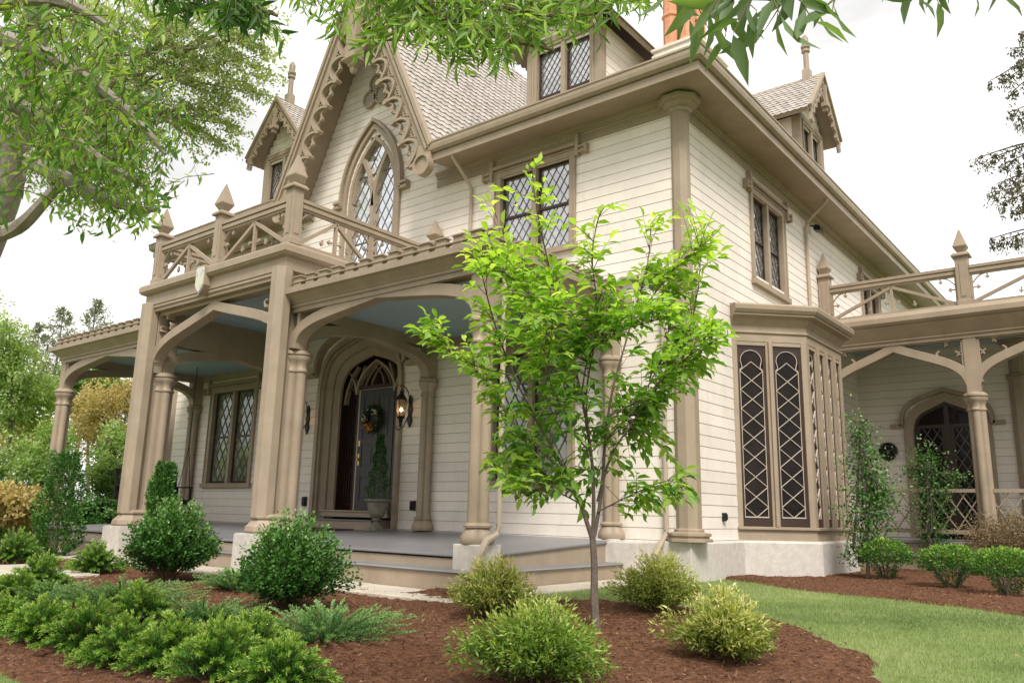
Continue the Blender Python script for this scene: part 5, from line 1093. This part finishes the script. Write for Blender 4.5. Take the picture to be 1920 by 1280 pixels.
# ---- pale far tree behind
def fartree(base,blobs,name,label,cat,mat,n,L,W,trunk=None,tr=.2,group=None,branches=True,colr=(0,1),up=.2,barkm=None,lump=.3,rag=True):
    t=thing(name,label,cat,tuple(base),group);lv=Leaves('quad');s=MB();tot=sum(b[1][0]*b[1][2] for b in blobs)
    for i,(c,r) in enumerate(blobs):
        m=int(n*r[0]*r[2]/tot);p,d,rr=blobpts(m,c,r,lump,i*1.7,.25)
        if rag:
            q=np.sin(p[:,0]*2.9/max(.5,r[0]*.5)+i)*np.sin(p[:,1]*3.1/max(.5,r[0]*.5)+i*2)*np.sin(p[:,2]*3.7/max(.5,r[0]*.5)+i)+.5*np.sin(p[:,0]*7+p[:,2]*9);k=q>-.18;p,d,rr=p[k],d[k],rr[k]
        m=len(p);hz=(p[:,2]-c[2])/r[2]*.5+.5;lv.add(p,d*.6+unit(m)+np.array([0,0,up-.3]),unit(m)+np.array([0,0,.6]),L*rng.uniform(.6,1.3,m),W*rng.uniform(.7,1.2,m),np.clip(colr[0]+(colr[1]-colr[0])*(.15+.6*hz*rr+rng.normal(0,.18,m)),0,1))
        if branches:
            b=Vector(trunk[-1]) if trunk else Vector(base);e=Vector(c)+Vector((0,0,r[2]*.3));limb(s,smooth([b,b.lerp(e,.5)+Vector((0,0,-.1)),e],3),tr*.35,.02,6)
            for _ in range(5): e2=Vector(c)+Vector((unit(1)[0]*np.array(r)*.8).tolist());limb(s,[b.lerp(e,.6),e2],tr*.15,.01,5)
    if trunk: limb(s,smooth(trunk,4),tr,tr*.5,8)
    s.build('trunk',barkm or BARK,t,smooth=True);lv.build('crown',mat,t);return t
def PB(u,v,d,ru,rv,rd=None): # blob from pixel radii at distance d
    k=d/FPX;return (tuple(P(u,v,d)),(ru*k,rd or ru*k,rv*k))
def gbase(u,d):
    p=P(u,985,d);return (p[0],p[1],gz(p[0],p[1]))
b0=gbase(-160,24)
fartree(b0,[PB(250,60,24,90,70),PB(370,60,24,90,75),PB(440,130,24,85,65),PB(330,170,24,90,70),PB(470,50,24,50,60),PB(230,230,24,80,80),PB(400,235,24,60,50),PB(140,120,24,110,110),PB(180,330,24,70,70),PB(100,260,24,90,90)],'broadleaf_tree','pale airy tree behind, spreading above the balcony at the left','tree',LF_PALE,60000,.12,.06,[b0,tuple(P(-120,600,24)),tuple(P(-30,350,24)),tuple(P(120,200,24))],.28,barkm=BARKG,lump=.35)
# ---- background on the left
def bgt(u,v,d,ru,rv,mat,label,name='garden_tree',cat='tree',n=5000,L=.11,W=.06,colr=(0,1),extra=[],group='trees and shrubs beyond the porch'):
    b=gbase(u,d);fartree(b,[PB(u,v,d,ru,rv)]+[PB(a,b_,d+c,e,f) for a,b_,c,e,f in extra],name,label,cat,mat,int(n*2.2),L,W,[b,tuple(P(u,min(v+rv*.6,960),d))],.10,group,colr=colr)
bgt(215,790,30,65,70,LF_ORG,'golden orange maple seen under the left porch arch',n=9000,extra=[(180,760,1,45,30),(250,750,0,40,35),(160,800,1,35,25)])
bgt(60,820,32,60,35,LF_ORG,'low golden shrub at far left below the conifers',n=4500,name='garden_shrub',cat='shrub')
bgt(165,730,40,60,40,LF_BG,'dark green tree behind the golden maple',n=5000,colr=(0,.5),L=.22,W=.12)
bgt(225,860,24,45,60,LF_BG,'bright green bush below the golden maple, beside the swing',n=8000,extra=[(250,930,0,40,50),(200,900,-1,30,40)],name='garden_shrub',cat='shrub',colr=(.1,.9))
bgt(185,965,22,45,25,LF_HOLLY,'dark low bush behind the swing at porch floor level',n=4000,name='garden_shrub',cat='shrub',L=.08,W=.05)
bgt(20,720,26,50,80,LF_BG,'light green tree with long leaves at the far left',n=9000,extra=[(60,760,1,50,50),(0,650,0,40,50)],colr=(.35,1))
bgt(30,900,22,70,60,LF_BG,'mid green mass of shrubbery at the far left edge',n=9000,extra=[(90,860,1,40,60),(10,970,-2,60,40),(70,960,0,50,40)],name='garden_shrub',cat='shrub',colr=(.1,.8))
bgt(30,945,19,45,28,LF_ORG,'yellow leaved shrub low at the far left edge',n=2500,name='garden_shrub',cat='shrub')
bgt(320,900,34,60,90,LF_BG,'green tree seen between the portico columns',n=5000,colr=(.1,.7))
bgt(-80,800,34,90,200,LF_BG,'tall green tree just beyond the left edge',n=6000,colr=(.1,.7))
def conifer(base,h,w,name,label,mat,n=60,group=None,needle=.16,droop=.25,bare=.2,seed=0,dens=26):
    rs=random.Random(seed);t=thing(name,label,'conifer',tuple(base),group);s=MB();lv=Leaves('quad');b=Vector(base);limb(s,[b,b+Vector((0,0,h))],h*.012+.03,.02,7)
    for k in range(n):
        f=bare+(1-bare)*(k+rs.random())/n;z=h*f;a=rs.uniform(0,6.28);ln=w*(1-f)**.8*rs.uniform(.6,1.1)+.12;p=b+Vector((0,0,z));e=p+Vector((math.cos(a)*ln,math.sin(a)*ln,ln*(.35-droop)));m_=p.lerp(e,.5)+Vector((0,0,.1*ln));limb(s,[p,m_,e],.03*(1-f)+.012,.006,4)
        m=dens;tt=rng.uniform(.25,1,m);q=np.array([list(p.lerp(m_,x*2) if x<.5 else m_.lerp(e,x*2-1)) for x in tt]);dd=np.array([list((e-p).normalized())]*m)*.5+unit(m)*.8;lv.add(q,dd,unit(m),needle*rng.uniform(.5,1.2,m),needle*.22,rng.uniform(0,1,m))
    s.build('trunk',BARK,t);lv.build('crown',mat,t);return t
for u,d,v,w,lb,sd in ((125,55,548,2.6,'taller sparse conifer against the sky above the left porch',1),(62,60,565,2.4,'thin bare-topped conifer left of the taller one',2),(20,58,600,2.0,'small conifer at the far left edge of the skyline',3)):
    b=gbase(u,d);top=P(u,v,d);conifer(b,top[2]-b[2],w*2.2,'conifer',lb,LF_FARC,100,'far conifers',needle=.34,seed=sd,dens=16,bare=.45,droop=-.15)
# ---- conifer at the right edge with drooping boughs
cb=gbase(2080,15);ct=thing('conifer','tall conifer at the right edge with drooping dark boughs','conifer',tuple(cb));s=MB();lv=Leaves('quad')
tp=lambda v:Vector(P(2075,v,15));limb(s,[Vector(cb),tp(700),tp(300),tp(-100)],.26,.12,9)
for v0,tips in ((60,[(1885,150),(1895,175),(1905,120),(1860,150)]),(250,[(1828,298),(1850,300),(1880,310),(1905,315)]),(300,[(1868,345),(1890,350),(1915,365)]),(350,[(1856,362),(1875,380),(1900,395),(1915,385)]),(420,[(1855,448),(1880,450),(1905,452)]),(180,[(1893,210),(1910,225)]),(120,[(1900,90),(1912,60)]),(500,[(1940,530)]),(560,[(1950,610)])):
    for (u,v) in tips:
        e=Vector(P(u,v,15+random.uniform(-.7,.7)));p=tp(v0);mid=p.lerp(e,.55)+Vector((0,0,.10));pp=smooth([p,mid,e],5);limb(s,pp,.03,.005,5)
        for i,q in enumerate(pp[5:]):
            for _ in range(5):
                hang=random.uniform(.04,.26);q2=q+Vector(unit(1)[0])*.05;m=10;zz=rng.uniform(0,hang,m);pts=np.array(q2)+np.stack([rng.normal(0,.015,m),rng.normal(0,.015,m),-zz],1);lv.add(pts,np.array([0,0,-1.])+unit(m)*.8,unit(m),.06*rng.uniform(.6,1.2,m),.022,rng.uniform(0,1,m))
s.build('trunk',BARK,ct);lv.build('crown',LF_CON,ct)
def goldbush(u,v,w,h,mat,lb,n,seed,name='golden_shrub',group='golden shrubs around the young tree',LL=(.028,.058),WW=(.010,.016),vb=-.05,q0=.55):
    random.seed(seed);b=tuple(G(u,v));t=thing(name,lb,'shrub',b,group);lv=Leaves('quad');s=MB();bb=np.array(b)
    for k in range(int(n/34)):
        a=random.uniform(0,6.28);q=random.random()**q0;lobe=1+.22*math.sin(a*3+seed)+.12*math.sin(a*7+seed*2);top=h*(1.05-.55*q*q)*random.uniform(.55,1.12)
        e=bb+np.array([math.cos(a)*q*w/2*lobe,math.sin(a)*q*w/2*lobe,top]);m0=bb+(e-bb)*.5+np.array([0,0,top*.18]);tt=rng.uniform(.3,1,34)**.8;m=34
        p=((1-tt)**2)[:,None]*bb+(2*(1-tt)*tt)[:,None]*m0+(tt**2)[:,None]*e;tg=(e-m0)/np.linalg.norm(e-m0)
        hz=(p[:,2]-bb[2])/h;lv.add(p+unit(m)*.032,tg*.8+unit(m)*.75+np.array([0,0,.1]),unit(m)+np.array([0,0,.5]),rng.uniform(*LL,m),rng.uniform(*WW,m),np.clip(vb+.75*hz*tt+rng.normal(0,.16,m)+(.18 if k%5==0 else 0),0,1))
        if k%3==0: s.tube([bb+np.array([random.gauss(0,.03),random.gauss(0,.03),0]),m0,e],[.006,.004,.0015],4)
    lv.build('foliage',mat,t);s.build('stems',TWIG,t)
# ---- shrubs in the beds
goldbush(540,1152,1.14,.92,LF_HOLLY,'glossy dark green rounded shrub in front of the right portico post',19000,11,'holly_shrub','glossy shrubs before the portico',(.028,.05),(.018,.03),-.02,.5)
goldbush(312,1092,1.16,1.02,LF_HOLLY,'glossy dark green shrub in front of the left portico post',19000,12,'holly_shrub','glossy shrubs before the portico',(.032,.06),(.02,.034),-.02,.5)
def colshrub(base,w,h,label,seed,tw=None):
    t=thing('columnar_shrub',label,'shrub',tuple(base),'columnar shrubs beside the porch');lv=Leaves('quad');n=9000;z=rng.uniform(0,1,n);a=rng.uniform(0,6.28,n);r=w/2*(1-.45*z**2.2)*(.75+.25*np.sin(a*3+z*14+seed))*np.sqrt(rng.uniform(.4,1,n));r*=np.clip(z*7+.45,0,1);p=np.stack([base[0]+r*np.cos(a),base[1]+r*np.sin(a),base[2]+.02+z*h+.04*np.sin(a*5)],1)
    d=np.stack([np.cos(a),np.sin(a),.8*np.ones(n)],1)+unit(n)*.7;lv.add(p,d,unit(n),rng.uniform(.03,.07,n),.028,np.clip(rng.normal(.33,.2,n)+.15*z,0,1));lv.build('foliage',LF_HOLLY,t);s=MB();s.tube([base,(base[0],base[1],base[2]+h*.8)],[.03,.01],6);s.build('stems',BARK,t)
colshrub(tuple(G(100,1046)),.98,1.85,'upright dark columnar shrub before the left end porch column',1);b=G(290,1052);colshrub((b.x,b.y,b.z),.62,1.62,'upright leafy shrub rising behind the glossy shrub at the left portico post',4)
for (u,v,w,h,lb,sd) in ((72,1112,.78,.50,'round bright green yew nearest the stone steps',1),(176,1080,.86,.52,'round green yew in front of the left portico plinth',2),(22,1062,1.05,.62,'round green yew at the left edge before the end column',3),(130,1010,.7,.4,'small green mound behind the columnar shrub',6)):
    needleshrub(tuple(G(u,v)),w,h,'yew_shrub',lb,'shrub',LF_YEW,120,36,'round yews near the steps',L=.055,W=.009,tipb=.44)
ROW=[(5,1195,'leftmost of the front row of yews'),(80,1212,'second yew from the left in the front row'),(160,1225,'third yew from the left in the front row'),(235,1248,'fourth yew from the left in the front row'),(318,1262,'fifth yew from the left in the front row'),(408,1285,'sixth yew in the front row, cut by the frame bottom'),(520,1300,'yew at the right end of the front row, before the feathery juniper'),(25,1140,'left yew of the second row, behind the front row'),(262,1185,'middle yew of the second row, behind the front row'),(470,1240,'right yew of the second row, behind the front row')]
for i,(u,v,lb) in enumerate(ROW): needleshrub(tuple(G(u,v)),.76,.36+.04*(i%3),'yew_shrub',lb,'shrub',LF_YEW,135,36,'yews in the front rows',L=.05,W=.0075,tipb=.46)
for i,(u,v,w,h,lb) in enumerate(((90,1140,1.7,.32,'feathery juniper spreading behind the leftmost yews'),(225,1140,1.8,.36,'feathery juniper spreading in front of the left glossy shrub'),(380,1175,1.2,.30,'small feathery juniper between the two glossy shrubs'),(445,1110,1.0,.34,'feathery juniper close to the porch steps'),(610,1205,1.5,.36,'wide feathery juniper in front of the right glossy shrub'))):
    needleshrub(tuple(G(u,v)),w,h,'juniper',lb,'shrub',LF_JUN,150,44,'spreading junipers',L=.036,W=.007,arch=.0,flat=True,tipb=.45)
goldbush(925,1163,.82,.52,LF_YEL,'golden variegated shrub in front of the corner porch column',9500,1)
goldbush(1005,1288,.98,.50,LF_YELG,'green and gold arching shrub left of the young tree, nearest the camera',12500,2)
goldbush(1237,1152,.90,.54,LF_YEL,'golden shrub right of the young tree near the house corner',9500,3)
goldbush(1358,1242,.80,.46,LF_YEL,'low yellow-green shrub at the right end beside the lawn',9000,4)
# right bed
def stemshrub(base,w,h,lb):
    t=shrub((base[0],base[1],base[2]+h*.30),w,h*.70,'clipped_shrub',lb,'shrub',LF_YEW,6500,.036,.02,seed=base[0],colb=.02,group='clipped vase-shaped shrubs by the veranda',lump=.1,stem=False,foot=.45,low=-.5,wild=.9);s=MB();b=Vector(base)
    for k in range(12):
        a=random.uniform(0,6.28);e=b+Vector((math.cos(a)*w*.38,math.sin(a)*w*.38,h*.62));s.tube([b+Vector((math.cos(a)*.04,math.sin(a)*.04,-.03)),b.lerp(e,.5)+Vector((0,0,.04)),e],[.012,.009,.004],5)
    s.build('stems',BARK,t);lv=Leaves('quad');m=700;a=rng.uniform(0,6.28,m);z=rng.uniform(.1,.5,m);r=w*.36*(z/.5)**.6*rng.uniform(.6,1,m);lv.add(np.stack([b.x+r*np.cos(a),b.y+r*np.sin(a),b.z+z*h],1),unit(m),unit(m),.03,.018,rng.uniform(0,.4,m));lv.build('lower_foliage',LF_HOLLY,t)
stemshrub(tuple(G(1663,1090)),.82,.66,'clipped vase-shaped shrub at the foot of the taller slender tree');stemshrub(tuple(G(1785,1106)),.80,.62,'middle clipped shrub in front of the veranda lattice');stemshrub(tuple(G(1893,1120)),.86,.62,'clipped shrub at the right edge before the brown maple')
def slender(base,blobs,lb,n):
    t=fartree(base,blobs,'slender_tree',lb,'tree',LF_HOLLY,n,.055,.034,[base,(base[0]+.03,base[1],base[2]+.8),blobs[0][0]],.035,'slender small trees by the veranda',colr=(.10,1.0),lump=.6,rag=False,branches=True);return t
b=tuple(G(1628,1088));d=float(np.linalg.norm(np.array(b)-CAMP));slender(b,[PB(1612,820,d,24,45),PB(1625,880,d,36,50),PB(1632,940,d,42,50),PB(1625,985,d,38,40),PB(1600,1040,d,22,25),PB(1650,930,d,30,40)],'slender small leafy tree right of the bay window',3600)
b=tuple(G(1745,1072));d=float(np.linalg.norm(np.array(b)-CAMP));slender(b,[PB(1738,865,d,30,30),PB(1712,882,d,22,14),PB(1752,905,d,36,24),PB(1745,950,d,34,35),PB(1750,1000,d,30,25),PB(1790,895,d,18,12)],'shorter slender tree before the veranda doorway',2600)
b=tuple(G(1905,1085));d=float(np.linalg.norm(np.array(b)-CAMP));fartree(b,[PB(1900,1000,d,75,36),PB(1860,1020,d,45,28),PB(1950,1010,d,70,40),PB(1890,1040,d,60,22)],'maple_shrub','brown leaved weeping maple mound at the right edge','shrub',LF_MAPLE,9000,.07,.016,[b,(b[0],b[1],b[2]+.5)],.05,lump=.2,up=-.2,rag=False)
